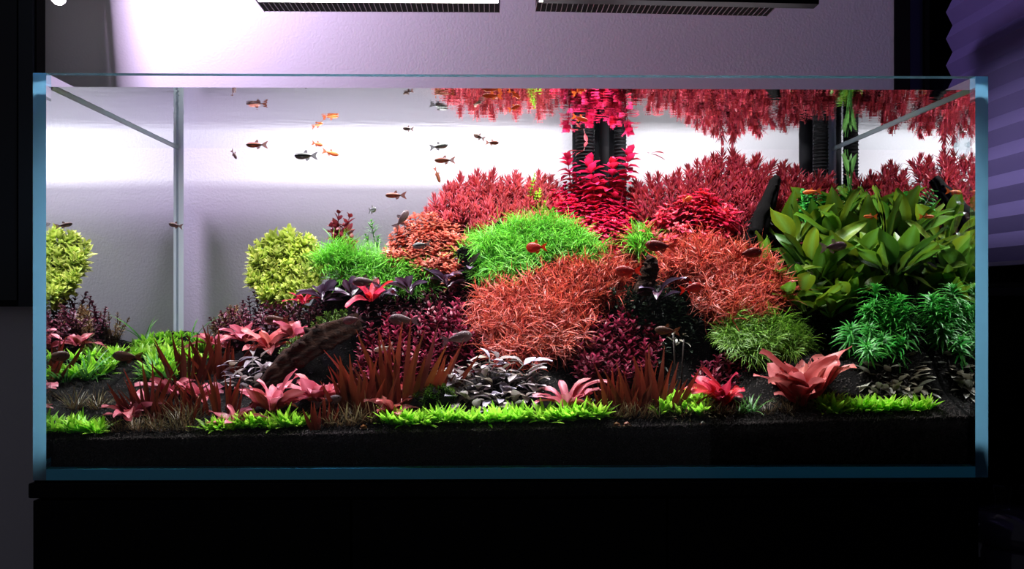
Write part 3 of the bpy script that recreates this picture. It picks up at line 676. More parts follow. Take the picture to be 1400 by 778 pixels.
for x, y, s in [(75,570,1),(185,598,.9),(212,600,1),(232,590,1.1),(252,592,1),(160,590,.9),(255,575,1.2),(130,560,1.1),(455,585,.9),(480,580,1.2),(500,578,1.3),(475,590,.8),
                (835,582,.8),(850,588,.8),(870,580,.9),(890,585,.8),(915,580,.8),(935,582,.8),(955,578,.9),(975,578,.9),(990,574,.8),(1075,565,.8),(1045,570,.7),(440,592,.7)]:
    lab = ('olive brown grass tuft around the lone lime green patch by the side glass' if x < 175 else 'olive brown grass tuft below the short rust blades on the slope' if x < 300 else
           'olive brown grass tuft beside the orange brown snail' if x < 600 else 'olive brown grass tuft on the soil before the low rust blades' if x < 880 else
           'olive brown grass tuft between lime mound and deep red rosette' if x < 1000 else 'olive brown grass tuft right beneath the big coral rosette')
    clump('grass_tuft',lab,'parva',[(x,y),(x+rng.uniform(6,10),y-1)],s,'olive brown grass tufts')
clump('small_leaf_clump','small dark olive leafy clump below the big coral rosette','parva',[(1075,562),(1090,560),(1105,562)],.9)

# ------------------------------------------------------------------ rosettes of large leaves, every leaf its own piece
def rosette(name, label, mat, foot, leaves, group=None, prof='ovate', cat='plant', lname='leaf', depth=None, nv=4, e=(.3,1.2), de=(-1.1,-.3), width=.42, stalk=.12, wavy=.06, rise=0):
    """leaves: (azimuth in degrees seen from above, 0 = right, 270 = to the viewer; length in m[; elevation; width])"""
    p = hit(*foot) if depth is None else U(foot[0],foot[1],depth)
    t = empty(name, p, label, cat, group)
    for i, lf in enumerate(leaves):
        az, L = lf[0], lf[1]; e0 = lf[2] if len(lf) > 2 else rng.uniform(*e); wd = lf[3] if len(lf) > 3 else width
        me = leaf_mesh(lname, mat, rng.randrange(99999), L, L*wd, prof, 9, e0, rng.uniform(*de), rng.uniform(.15,.6), stalk, rng.uniform(-.3,.3), wavy)
        off = Vector((math.cos(R(az)),math.sin(R(az)),0))*.002+Vector((0,0,rise*i/len(leaves)))
        roll = rng.uniform(-.45,.45)
        co = np.array([v.co for v in me.vertices])
        for a_ in (az, -az, 90):                      # a leaf that would pass through the glass turns the other way
            rm = Matrix.Rotation(R(a_),3,'Z') @ Matrix.Rotation(roll,3,'X'); A = np.array(rm); W_ = co@A.T+np.array(p+off)
            if W_[:,1].min() > .0135 and W_[:,1].max() < YB-.002 and W_[:,0].min() > XI0+.002 and W_[:,0].max() < XI1-.002: break
        W_[:,1] = np.clip(W_[:,1],.0135,YB-.002); W_[:,0] = np.clip(W_[:,0],XI0+.002,XI1-.002); W_[:,2] = np.minimum(W_[:,2],WZ-.001)
        for k_ in range(len(W_)):
            gz_ = ground(W_[k_,0],W_[k_,1])+.0012
            if W_[k_,2] < gz_ and depth is None: W_[k_,2] = gz_
        me.vertices.foreach_set('co', ((W_-np.array(p+off))@A).astype('f').ravel()); me.update()
        ob(lname, me, t, off, rm.to_euler())
    return t
def fan(n, L, Lv=.25, az0=0, az1=360, e=(.3,1.2), width=.42):
    return [(az0+(az1-az0)*(i+rng.uniform(-.3,.3))/n, L*rng.uniform(1-Lv,1+Lv), rng.uniform(*e), width*rng.uniform(.85,1.15)) for i in range(n)]
pg = 'pink rosettes'
def ros(label, mat, foot, n, L, width=.42, e=(.25,1.3), az0=0, az1=360, extra=(), group=pg, **kw):
    n = int(n*1.25); width *= .85; e = (e[0]+.3, e[1]+.12)
    inner = fan(max(3,n//3), L*.6, .2, 0, 360, (1.0,1.5), width*1.15)
    rosette('pink_rosette' if group else 'red_rosette', label, M[mat], foot, fan(n, L, .25, az0, az1, e, width)+inner+list(extra), group, de=(-1.5,-.5), wavy=.12, **kw)
ros('pink rosette lying open on bare soil below the side rust blades','pink',(180,572),11,.044,.40,(.05,1.0))
ros('small pink rosette leaning over a lime green patch','pink',(322,584),10,.044,.42,(.1,1.1))
ros('wide pink rosette with arching leaves at the foot of the driftwood log','pink',(372,568),17,.056,.36,(.3,1.25))
ros('bright pink rosette right of the log beside the central rust blades','pink',(437,556),16,.054,.40,(.4,1.35))
ros('dusky pink folded rosette lying on the soil below central rust blades','coral',(535,572),12,.036,.52,(.3,1.4))
ros('dusky pink rosette standing beside the mossy rock','coral',(562,550),12,.042,.5,(.5,1.4))
ros('curved pink rosette sweeping sideways next to the silvery plant','pink',(775,562),6,.042,.36,(.5,1.2),extra=[(20,.07,1.3,.30),(10,.065,1.1,.32),(30,.06,1.35,.32),(350,.055,1.0,.34),(165,.05,1.1,.34),(180,.046,.9,.34),(140,.052,1.3,.34)])
ros('small deep red rosette between plum stems and lime mound','redros',(988,556),14,.05,.40,(.4,1.45),group=None)
ros('big coral rosette with long broad leaves before the olive cushion','coral',(1098,556),16,.074,.44,(.8,1.5),group=None,extra=[(15,.11,1.1,.30),(5,.10,.9,.33),(25,.10,1.3,.3),(170,.08,1.0,.4),(100,.075,1.4,.45),(60,.08,1.35,.42),(265,.045,.3,.5),(200,.075,1.2,.4)])
up = 'pink leaves on the slope'
def slope(label, mat, px, py, Y, n, L, width=.48):
    rosette('pink_leaf_plant', label, M[mat], (px,py), fan(n,L,.25,0,360,(.3,1.3),width)+fan(3,L*.7,.2,0,360,(1,1.5),width), up, depth=Y, de=(-1.3,-.4), wavy=.1)
slope('pink leaf plant behind the tall rust blades on the slope','pink',288,472,.30,8,.036)
slope('pink leaf plant with open leaves beside the olive shrub','pink',335,466,.27,10,.040)
slope('coral and red leaf plant just above the log end','coral',368,478,.22,10,.044)
slope('pale pink leaf plant at the top edge of the log','pink',402,462,.20,7,.036)
slope('pink leaf plant low between the rust blades on the slope','pink',268,545,.14,8,.042)
slope('pink leaf plant half hidden behind the short rust blades','pink',232,540,.15,7,.04)
slope('red leaf plant at the end of the long green cushion','redros',508,412,.22,6,.04,.36)
slope('small red leaf plant below the yellow green bush','redros',415,415,.27,6,.036,.3)
rosette('thin_green_blades','few long thin green blades arching up against the bare wall',M['grass'],(262,468),[(150,.07,1.15,.05),(20,.075,1.2,.05),(5,.06,.9,.06),(60,.06,1.3,.05),(170,.055,.8,.06)],None,depth=.40,prof='blade',de=(-1.1,-.5),stalk=0,wavy=0)
# dusky purple broad leaves
dg = 'dusky purple broad leaved plants'
for x, y, Y, lab, n in [(440,412,.26,'dusky purple leaf plant below the yellow green bush',9),(480,408,.25,'dusky purple leaf plant under the long green cushion',9),(520,412,.25,'dusky purple leaf plant with drooping lavender leaves before the green cushion',10),
                 (560,405,.24,'dusky purple leaf plant at the end of the long green cushion',9),(610,392,.26,'tall dark purple leaf plant below the orange bush',10),(640,378,.27,'dark purple leaf plant beside the green dome',8),(900,410,.20,'dark purple leaf plant in the hollow of the orange threads',8)]:
    rosette('purple_leaf_plant',lab,M['purple'],(x,y),fan(n,.038,e=(.2,1.3),width=.36),dg,depth=Y,prof='lance',rise=.012)
# rust red blades
def blades(label, foot, n, L, spread=.6, depth=None, width=.085, mat='rust', group='rust red blade plants', bx=.03):
    p = hit(*foot); t = empty('rust_blade_plant', p, label, 'plant', group)
    for i in range(n):
        u = (i+.5)/n*2-1; l = L*rng.uniform(.6,1.1)*(1-.25*abs(u))
        me = leaf_mesh('blade', M[mat], rng.randrange(99999), l, l*width*rng.uniform(.8,1.2)+.003, 'blade', 5, rng.uniform(1.35,1.7), rng.uniform(-.35,.1), .2, 0, rng.uniform(-.06,.06), 0)
        rot = (Matrix.Rotation(u*spread*rng.uniform(.6,1.3),3,'Y') @ Matrix.Rotation(-math.pi/2+rng.uniform(-.8,.8),3,'Z')).to_euler()
        ob('blade', me, t, (u*bx, rng.uniform(-.014,.014), -.004), rot)
blades('rust red blade plant on the slope beside the pink rosette on bare soil',(200,568),18,.078,.9,bx=.022)
blades('dark rust blade plant half way up the slope',(258,522),18,.085,.6,bx=.028)
blades('tall rust blade plant in front of the olive shrub',(302,515),16,.085,.5,bx=.026)
blades('low rust blade plant next to the wide pink rosette',(300,566),18,.07,.55,bx=.036)
blades('short rust blade plant behind the grass tufts on the slope',(242,575),16,.06,.5,bx=.028)
blades('big rust blade plant with tall blades standing before the plum stems',(545,556),34,.125,.6,bx=.055,width=.08)
blades('rust blade plant beside the bright pink rosette',(492,568),20,.085,.45,bx=.036)
blades('slim rust blades at the foot of the wide pink rosette',(442,582),9,.05,.4,bx=.014)
blades('rust blade plant fanning out beside the taller lime mound',(888,562),32,.088,.65,bx=.045,width=.09)
blades('low rust blade plant under the plum stems',(845,564),20,.065,.5,bx=.034,width=.09)
# silvery and bronze leaf bushes
def leafbush(name, label, mat, poly, Y0, Y1, sp, L, wd=.45, group=None, prof='lance'):
    xs = [p[0] for p in poly]; ys = [p[1] for p in poly]; pts = []
    y = min(ys); r_ = 0
    while y < max(ys):
        x = min(xs)+(sp/2 if r_ % 2 else 0)
        while x < max(xs):
            px, py = x+rng.uniform(-.3,.3)*sp, y+rng.uniform(-.3,.3)*sp
            if inpoly(px,py,poly): pts.append(inside(U(px,py,Y0+(Y1-Y0)*(py-min(ys))/(max(ys)-min(ys))),.03))
            x += sp
        y += sp*.8; r_ += 1
    c = sum(pts,Vector())/len(pts); b = Vector((c.x,c.y,float(ground(c.x,c.y)))); t = empty(name,b,label,'plant',group)
    vs = [leaf_mesh('leaf',mat,i*7+3,L,L*wd,prof,5,.5,-.65,.22,.1,rng.uniform(-.15,.15),.05) for i in range(5)]
    zt = max(p.z for p in pts)
    for p in pts:
        for k in range(2):
            az = rng.uniform(0,6.28) if k else math.atan2(p.y-c.y-.02,p.x-c.x)+rng.uniform(-.8,.8)
            ob('leaf', rng.choice(vs), t, p-b+Vector((0,0,rng.uniform(-.006,.002))), (rng.uniform(-.3,.3),rng.uniform(-.5,.6),az), rng.uniform(.75,1.2))
    mb = MB()
    for i in range(0,len(pts),4):
        q = b+Vector(((pts[i].x-c.x)*.5,(pts[i].y-c.y)*.5,0)); q.z = float(ground(q.x,q.y))-.003
        mb.tube([q-b,(q+pts[i])/2-b+Vector((0,0,.005)),pts[i]-b],.0012,5)
    o = ob('stems', mb.mesh('stems',[M['darkstem']],True), t)
M['darkstem'] = simple('brown_plant_stem',(.03,.02,.015,1),.6)
leafbush('silver_leaf_plant','silvery mauve leaf plant with a few olive leaves behind the lime carpet',M['silver'],[(598,520),(615,500),(650,490),(690,487),(725,495),(742,520),(735,550),(690,562),(640,562),(605,545)],.12,.06,12,.026,.45)
leafbush('silver_leaf_plant','small silvery leaf plant between the rust blades and the log',M['silver'],[(312,500),(328,486),(360,482),(372,500),(362,525),(335,540),(316,535)],.19,.13,12,.027,.34)
leafbush('bronze_leaf_plant','dark bronze green leaf plant with pale glints at the foot of the star bush',M['bronze'],[(1185,505),(1210,485),(1255,480),(1280,492),(1280,540),(1235,550),(1195,540)],.14,.06,9,.03,.33)
leafbush('bronze_leaf_plant','fine bronze green leaf plant beside the mossy rock',M['bronze'],[(595,515),(612,508),(625,520),(618,535),(598,532)],.10,.08,9,.013,.35)
leafbush('bronze_leaf_plant','little pale green leaf plant in the dark hollow above the fan of rust blades',M['bronze'],[(918,456),(930,450),(945,460),(938,472),(922,470)],.15,.14,9,.012,.35)
# broad green leaves at the side
bg = 'broad green leaved plants'
BL = [(1062,372,.27,7,.06,'broad green leaf plant beside the orange thread bush'),(1110,352,.26,7,.07,'broad green leaf plant at the foot of the leaning wood'),(1095,390,.22,6,.06,'dark broad green leaf plant low beside the orange threads'),
      (1145,330,.30,8,.075,'broad green leaf plant beside the dark fern'),(1135,378,.24,8,.07,'broad dark green leaf plant above the dark green shrub'),(1180,360,.26,9,.075,'tall broad green leaf plant above the star bush'),
      (1170,396,.25,7,.065,'broad green leaf plant leaning over the star bush'),(1215,355,.22,9,.07,'yellowish broad green leaf plant by the side glass'),(1180,300,.36,8,.07,'broad green leaf plant reaching up to the water surface'),
      (1222,365,.25,8,.06,'broad green leaf plant behind the star bush'),(1120,300,.36,6,.06,'bright broad green leaf plant behind the fern'),(1205,315,.30,9,.075,'upright broad green leaf plant between glass and fern')]
BL += [(1050,350,.29,6,.055,'bright broad leaf plant tucked behind the orange threads'),(1085,335,.30,8,.06,'broad leaf plant right of the black wood slab'),(1125,330,.30,8,.06,'broad green leaf plant under the first fern'),
       (1160,368,.25,8,.07,'large dark broad leaf plant above the star bush'),(1196,378,.25,7,.06,'drooping broad leaf plant over the star shoots'),(1230,335,.24,9,.07,'broad leaf plant pressed against the side glass'),
       (1195,340,.27,9,.07,'light broad leaf plant beneath the water plants by the glass'),(1150,300,.35,9,.065,'broad leaf plant between both ferns'),(1110,375,.23,8,.06,'low broad leaf plant beside the dark green shrub'),
       (1215,352,.26,8,.065,'yellow green broad leaf plant leaning at the side glass')]
BL = [(x, y-16 if y < 345 else y, Y, n, L, lab) for x, y, Y, n, L, lab in BL]
BL += [(1102,408,.20,8,.05,'dark broad leaf plant low behind the olive cushion'),(1136,412,.19,8,.055,'dark broad leaf plant low left of the star bush'),(1156,398,.2,8,.055,'dark broad leaf plant right behind the star bush'),(1076,392,.21,7,.05,'low broad leaf plant between orange threads and olive cushion')]
for x, y, Y, n, L, lab in BL:
    rosette('broad_leaf_plant',lab,M['sword'],(x,y+22),fan(n,L*1.25,.3,e=(.6,1.5),width=.31),bg,depth=Y,prof='lance',de=(-.9,-.1),stalk=.22,wavy=.1)
rosette('surface_leaf_plant','pale green long leaves bending at the water surface',M['grass'],(1172,262),[(0,.075,1.45,.22),(180,.07,1.5,.22),(60,.06,1.35,.25),(250,.07,1.5,.2)],None,depth=.37,prof='lance',de=(-.3,0),stalk=.1,wavy=.12)
# ferns: lobed fronds
def frond_mesh(seed, L=.06):
    b = LB(seed); r = b.r; bx = r.uniform(-.2,.2)
    P = lambda u: np.array([bx*L*u*u, -.15*L*u*u, L*u])
    b.stem([P(u) for u in (0,.3,.6,1)],.0012,.0006,4)
    for k in range(9):
        u = .2+.8*k/8; l = L*.42*math.sin(math.pi*(u*.75+.12))
        for s in (0,math.pi):
            for q in (-.35,.15,.6): b.leaf(P(u), s+q*(.6), l*r.uniform(.6,1), l*.34, 'ovate', 3, .35+r.uniform(-.2,.3), -.5, .2, 0, 3)
    return b.mesh('frond', M['fern'])
FR = [frond_mesh(i*13+1) for i in range(4)]
for x, y, Y, n, lab in [(1108,300,.33,13,'dark green lobed fern before the crimson needles'),(1172,288,.37,12,'dark green lobed fern behind the broad leaves'),(1210,330,.28,5,'dark green lobed fern near the side glass')]:
    p = U(x,y,Y); t = empty('lobed_fern', p, lab, 'plant', 'dark lobed ferns')
    for i in range(n): ob('frond', FR[i%4], t, (rng.uniform(-.015,.015),rng.uniform(-.01,.01),-.012), (rng.uniform(-.6,.3),rng.uniform(-.7,.7),rng.uniform(0,6.28)), rng.uniform(.7,1.1))

# ------------------------------------------------------------------ wood and rock
def wood(name, label, pts, rads, mat, flat=1.0):
    P = [U(*p) for p in pts]; base = P[0].copy(); sm = []; rr = []; ph = [rng.uniform(0,6) for _ in range(4)]
    for i in range(len(P)-1):
        for k in range(9):
            u = k/9; sm.append(P[i].lerp(P[i+1],u)-base+Vector((rng.uniform(-1,1),rng.uniform(-1,1),rng.uniform(-1,1)))*.0011); rr.append(rads[i]*(1-u)+rads[i+1]*u)
    sm.append(P[-1]-base); rr.append(rads[-1])
    t = empty(name, base, label, 'driftwood')
    mb = MB().tube(sm, rr, 28)
    for i in range(len(sm)):
        for k in range(28):
            th = 2*math.pi*k/28; q = 1+.16*math.sin(3*th+ph[0])+.10*math.sin(7*th+ph[1]+.05*i)+.06*math.sin(11*th+ph[2]-.07*i)+.05*math.sin(.7*i+2*th+ph[3])
            v = Vector(mb.v[i*28+k]); mb.v[i*28+k] = tuple(sm[i]+(v-sm[i])*q)
    ob('trunk', mb.mesh('trunk',[mat],True), t)
    mb = MB()
    for k in range(3):
        i = rng.randrange(2,len(sm)-2); d = Vector((rng.uniform(-1,1),rng.uniform(-1,.2),rng.uniform(-.2,1))).normalized()
        mb.tube([sm[i],sm[i]+d*rr[i]*1.2,sm[i]+d*rr[i]*1.5],[rr[i]*.4,rr[i]*.25,rr[i]*.1],6,jit=.3)
    ob('knots', mb.mesh('knots',[mat],True), t)
wood('driftwood_log','thick brown driftwood log leaning up the slope',[(352,535,.13),(395,496,.15),(440,462,.17),(490,440,.20)],[.008,.016,.019,.013],M['wood'])
wood('driftwood_slab','black wood slab leaning between crimson needles and broad leaves',[(1022,345,.30),(1040,300,.32),(1062,244,.35)],[.02,.016,.008],M['darkwood'])
wood('driftwood_stub','dark reddish wood stub rising from the orange threads',[(876,400,.2),(886,375,.2),(893,352,.2)],[.012,.012,.008],M['wood'])
wood('driftwood_wedge','black wedge of wood behind the tall green dome',[(684,345,.33),(684,325,.335),(681,303,.34)],[.02,.014,.003],M['darkwood'])
wood('driftwood_stub','black wood stub between orange bush and green dome',[(648,385,.27),(640,362,.28),(634,340,.285)],[.014,.013,.01],M['darkwood'])
def rock(label, px, py, Y, r, sq=(1.3,.9,.8)):
    p = U(px,py,Y); p.z = float(ground(p.x,p.y)); t = empty('rock', p, label, 'rock'); mb = MB(); nn, mm = 14, 9; V = []
    for i in range(mm+1):
        for k in range(nn):
            th, ph = 2*math.pi*k/nn, math.pi*i/mm; d = Vector((math.sin(ph)*math.cos(th),math.sin(ph)*math.sin(th),math.cos(ph)))
            q = 1+.22*math.sin(5*d.x+3*d.z+px)+.15*math.sin(9*d.y+7*d.z)
            V.append((d.x*r*q*sq[0],d.y*r*q*sq[1],d.z*r*q*sq[2]+r*.35))
    mb.add(V,[(i*nn+k,i*nn+(k+1)%nn,(i+1)*nn+(k+1)%nn,(i+1)*nn+k) for i in range(mm) for k in range(nn)])
    ob('stone', mb.mesh('stone',[M['rock']]), t); return t
t = rock('dark mossy rock between the rosettes and the silvery plant',597,562,.075,.024)
for k in range(22):
    a = rng.uniform(0,6.28); q = rng.uniform(.1,.9)
    ob('moss_frond', rng.choice(K['moss']), t, (.03*q*math.cos(a),.02*q*math.sin(a)-.006,.034-.016*q*q), (rng.uniform(-.5,.9),rng.uniform(-.6,.6),a), 1)
# ------------------------------------------------------------------ hoses and gear in the tank
M['hose'] = simple('black_rubber_hose', (.005,.005,.006,1), .7, spec=.12)
def hose(label, px, w_px, Y, ribbed, py0=300):
    p = U(px,250,Y); r_ = w_px/2*(Y+1.06)/F; zb_ = float(ground(p.x,p.y))-.005
    t = empty('filter_hose', (p.x,p.y,zb_), label, 'hose', 'black hoses over the back pane')
    top = TT+.02; P = [(0,0,0),(0,0,top-zb_-.01)]
    for k in range(1,7):
        a = math.pi*k/6; P.append((0,(1-math.cos(a))*(WY-.022-Y)/2, top-zb_-.01+math.sin(a)*.03))
    P.append((0,WY-.022-Y,.9-zb_))
    rr_ = min(r_,.017)
    ob('pipe', MB().tube(P,rr_,14).mesh('pipe',[M['hose']],True), t)
    if ribbed:
        ring_ = MB().lathe([(rr_,-.0016),(rr_*1.14,0),(rr_,.0016)],n=14).mesh('rib',[M['hose']],True)
        for k in range(26): ob('rib', ring_, t, (0,0,top-zb_-.02-k*.0062))
hose('thick black ribbed hose behind the magenta stems',800,24,.425,True)
hose('smooth black hose beside the thick ribbed one',826,14,.43,False)
hose('slim black ribbed hose behind the tallest magenta stem',848,16,.43,True)
hose('black ribbed hose rising behind the crimson needles near the corner',1122,19,.43,True)
hose('black hose rising from the dark ferns at the corner',1163,16,.42,False)
M['clearpl'], nt_, out_ = newmat('clear_plastic')
t_ = N(nt_,'ShaderNodeBsdfTransparent',Color=(.93,.95,.96,1)); g_ = N(nt_,'ShaderNodeBsdfGlossy',Roughness=.08,Color=(.9,.95,1,1)); l_ = N(nt_,'ShaderNodeLayerWeight',Blend=.12); x_ = N(nt_,'ShaderNodeMixShader')
nt_.links.new(l_.outputs['Facing'],x_.inputs[0]); nt_.links.new(t_.outputs[0],x_.inputs[1]); nt_.links.new(g_.outputs[0],x_.inputs[2]); nt_.links.new(x_.outputs[0],out_.inputs[0])
M['cupclear'] = clear('clear_rubber',(.86,.89,.90,1))
for px, py, rr_, lab in [(1318,198,.0175,'clear suction cup on the side glass just under the surface'),(1317,262,.016,'clear suction cup on the side glass before the crimson reflection'),(1318,306,.015,'clear suction cup on the side glass level with the broad leaves')]:
    Yc = .03; z_ = U(px,py,Yc).z
    t = empty('suction_cup',(XI1,Yc,z_),lab,'suction cup','suction cups on the side glass'); t.rotation_euler = (0,R(-90),0)
    cu = ob('cup', MB().lathe([(rr_,.0006),(rr_*.98,.002),(rr_*.6,.003),(rr_*.25,.0045),(0,.005)],n=28).mesh('cup',[M['cupclear']],True), t)
    ob('rim', MB().tube([(rr_*math.cos(a_*math.pi/16),rr_*math.sin(a_*math.pi/16),.0014) for a_ in range(33)],.0011,8,caps=False).mesh('rim',[M['clearpl']],True), cu)
    ob('knob', MB().lathe([(.003,.0045),(.003,.008),(.004,.009),(0,.0105)],n=14).mesh('knob',[M['cupclear']],True), t)
def loose_leaf(label, px, py, Y, parts):
    p = U(px,py,Y); t = empty('loose_leaf', p, label, 'leaf')
    for az, L, wd, e0, m_ in parts: ob('leaf', leaf_mesh('leaf', m_, rng.randrange(9999), L, L*wd, 'ovate', 6, e0, -.3, .3, .35, .1, .05), t, (0,0,0), (0,0,R(az)))
loose_leaf('loose reddish leaf pair drifting in open water right of the magenta stems',885,209,.3,[(5,.03,.28,.15,M['maroon']),(-12,.03,.28,-.25,M['maroon'])])
loose_leaf('loose mauve leaf drifting just above the magenta stems',798,206,.36,[(165,.028,.3,.1,M['maroon']),(60,.028,.25,.9,M['maroon']),(200,.02,.3,-.4,M['maroon'])])

# ------------------------------------------------------------------ snails
def snail(label, px, py, col, r_=.0042):
    p = hit(px,py); t = empty('snail', p, label, 'snail'); V = []; nn = 10; rings_ = 26
    mb = MB(); pts = []; rads = []
    for k in range(rings_):
        a = k/rings_*4.6*math.pi; q = (1-k/rings_)**.9
        pts.append((r_*.55*q*math.cos(a), r_*.55*q*math.sin(a)*.6, r_*(.55+1.1*(1-q)))); rads.append(max(.0003,r_*.62*q))
    mm_ = simple('snail_shell', col, .3, noise=.4, nscale=400)
    ob('shell', mb.tube(pts,rads,8).mesh('shell',[mm_],True), t)
    ob('foot', MB().tube([(-r_*1.3,0,.0004),(-r_*.5,0,.001),(r_*.6,0,.0012),(r_*1.5,0,.0006)],[.0004,.0013,.0014,.0005],8).mesh('foot',[simple('snail_foot',rgb(150,110,70),.4)],True), t)
snail('small orange brown snail on the soil beside the olive grass tufts',497,588,rgb(205,130,60))
snail('pinkish brown snail on the soil before the fan of rust blades',857,588,rgb(190,120,95))
snail('tan snail on the soil left of the pinkish one',843,588,rgb(170,110,60))
snail('small whitish snail on the soil between grass tufts',961,581,rgb(215,215,190),.003)
snail('whitish snail near the bronze leaves at the lime patch',1243,548,rgb(220,220,190))

# ------------------------------------------------------------------ fish
def fishmat(name, back, belly, stripe, amt, trans=.0, rough=.35):
    m, nt, out = newmat(name)
    tc = N(nt,'ShaderNodeTexCoord'); sx = N(nt,'ShaderNodeSeparateXYZ'); nt.links.new(tc.outputs['Object'],sx.inputs[0])
    r1 = N(nt,'ShaderNodeValToRGB'); e = r1.color_ramp.elements
    mr = N(nt,'ShaderNodeMapRange'); mr.inputs['From Min'].default_value=-.16; mr.inputs['From Max'].default_value=.16
    nt.links.new(sx.outputs['Z'],mr.inputs[0]); nt.links.new(mr.outputs[0],r1.inputs[0])
    mid = tuple(b*(1-amt)+s_*amt for b,s_ in zip(belly,stripe))
    e[0].position=.2; e[0].color=belly; e[1].position=.85; e[1].color=back
    for pos, c in ((.42,belly),(.48,mid),(.58,mid),(.64,tuple((a+b)/2 for a,b in zip(back,belly)))):
        q = e.new(pos); q.color = c
    nz = N(nt,'ShaderNodeTexNoise',Scale=40.0); nt.links.new(tc.outputs['Object'],nz.inputs['Vector'])
    b = N(nt,'ShaderNodeBump',Strength=.15,Distance=.02); nt.links.new(nz.outputs['Fac'],b.inputs['Height'])
    p = N(nt,'ShaderNodeBsdfPrincipled',Roughness=rough); nt.links.new(r1.outputs[0],p.inputs['Base Color']); nt.links.new(b.outputs[0],p.inputs['Normal'])
    tr = N(nt,'ShaderNodeBsdfTranslucent'); nt.links.new(r1.outputs[0],tr.inputs[0]); mx = N(nt,'ShaderNodeMixShader',Fac=.2+trans)
    nt.links.new(p.outputs[0],mx.inputs[1]); nt.links.new(tr.outputs[0],mx.inputs[2]); nt.links.new(mx.outputs[0],out.inputs[0]); return m
def finmat(name, col):
    m, nt, out = newmat(name); d = N(nt,'ShaderNodeBsdfTranslucent',Color=col); d2 = N(nt,'ShaderNodeBsdfDiffuse',Color=col); t = N(nt,'ShaderNodeBsdfTransparent')
    a = N(nt,'ShaderNodeMixShader',Fac=.5); b = N(nt,'ShaderNodeMixShader',Fac=.35)
    nt.links.new(d.outputs[0],a.inputs[1]); nt.links.new(d2.outputs[0],a.inputs[2]); nt.links.new(a.outputs[0],b.inputs[1]); nt.links.new(t.outputs[0],b.inputs[2]); nt.links.new(b.outputs[0],out.inputs[0]); return m
BK = (.002,.002,.002,1)
FM = dict(striped=(fishmat('striped_scales',rgb(112,84,70),rgb(176,140,128),BK,.95),finmat('fin_grey',rgb(150,110,100))),
          silver=(fishmat('silver_scales',rgb(96,98,92),rgb(160,165,160),BK,.95),finmat('fin_silver',rgb(130,130,130))),
          redbrown=(fishmat('red_brown_scales',rgb(120,60,44),rgb(196,120,92),BK,.9),finmat('fin_redbrown',rgb(180,100,70))),
          mauve=(fishmat('mauve_scales',rgb(92,66,70),rgb(128,98,100),rgb(70,50,56),.3,.1),finmat('fin_mauve',rgb(110,84,88))),
          brown=(fishmat('brown_scales',rgb(86,50,34),rgb(110,70,52),rgb(60,36,28),.3,.1),finmat('fin_brown',rgb(110,66,44))),
          red=(fishmat('red_scales',rgb(160,26,14),rgb(190,40,24),rgb(130,20,14),.3,.1),finmat('fin_red',rgb(190,36,24))),
          darkred=(fishmat('dark_red_scales',rgb(110,22,16),rgb(140,34,24),rgb(90,18,14),.3,.1),finmat('fin_darkred',rgb(140,30,22))),
          orange=(fishmat('orange_scales',rgb(228,110,40),rgb(240,150,90),rgb(220,100,40),.3,.1),finmat('fin_orange',rgb(240,130,60))),
          pale=(fishmat('pale_scales',rgb(190,176,160),rgb(226,214,200),rgb(200,180,170),.3,.1),finmat('fin_pale',rgb(200,190,180))))
M['eye'] = simple('fish_eye',(.01,.01,.01,1),.1); M['iris'] = simple('fish_iris',rgb(170,140,90),.3,metal=.4)
def fish_meshes(kind, deep):
    bm_, fm_ = FM[kind]; nn = 12; S_ = np.linspace(0,1,15); V = []
    for s in S_:       # snout at +x
        hgt = deep*(math.sin(math.pi*min(1,s**.72))**.75)*.5 if s < 1 else 0
        hgt = max(hgt, .012 if s == 0 else (.035 if s > .8 else .02)); wd_ = max(.008,hgt*.46*(1 if s < .7 else 1-(s-.7)*1.8))
        for k in range(nn):
            a = 2*math.pi*k/nn; V.append((.5-.78*s, wd_*math.cos(a), hgt*math.sin(a)*(1.0 if math.sin(a) > 0 else 1.08)))
    Fc = [(i*nn+k,i*nn+(k+1)%nn,(i+1)*nn+(k+1)%nn,(i+1)*nn+k) for i in range(14) for k in range(nn)]+[tuple(range(nn))[::-1],tuple(14*nn+k for k in range(nn))]
    body = mesh('body',V,Fc,bm_,True)
    def fin(name, pts):
        V = [(x,.0035,z) for x,z in pts]+[(x,-.0035,z) for x,z in pts]; n = len(pts)
        return mesh(name,V,[tuple(range(n)),tuple(range(2*n-1,n-1,-1))]+[(i,(i+1)%n,n+(i+1)%n,n+i) for i in range(n)],fm_)
    d = deep/2
    tail = fin('tail_fin',[(-.24,.035),(-.36,.12),(-.54,.20),(-.47,.07),(-.44,0),(-.47,-.07),(-.54,-.20),(-.36,-.12),(-.24,-.035)])
    dors = fin('dorsal_fin',[(.10,d*.92),(.02,d+.10),(-.05,d+.11),(-.08,d*.85)])
    anal = fin('anal_fin',[(.02,-d*.98),(-.04,-d-.09),(-.14,-d-.03),(-.2,-d*.42)])
    pect = fin('pectoral_fin',[(.22,-.03),(.12,-.10),(.08,-.07)])
    eye = MB().lathe([(0,-.022),(.016,-.016),(.022,0),(.016,.016),(0,.022)],n=10).mesh('eye',[M['eye']],True)
    return body, tail, dors, anal, pect, eye
FC = {}
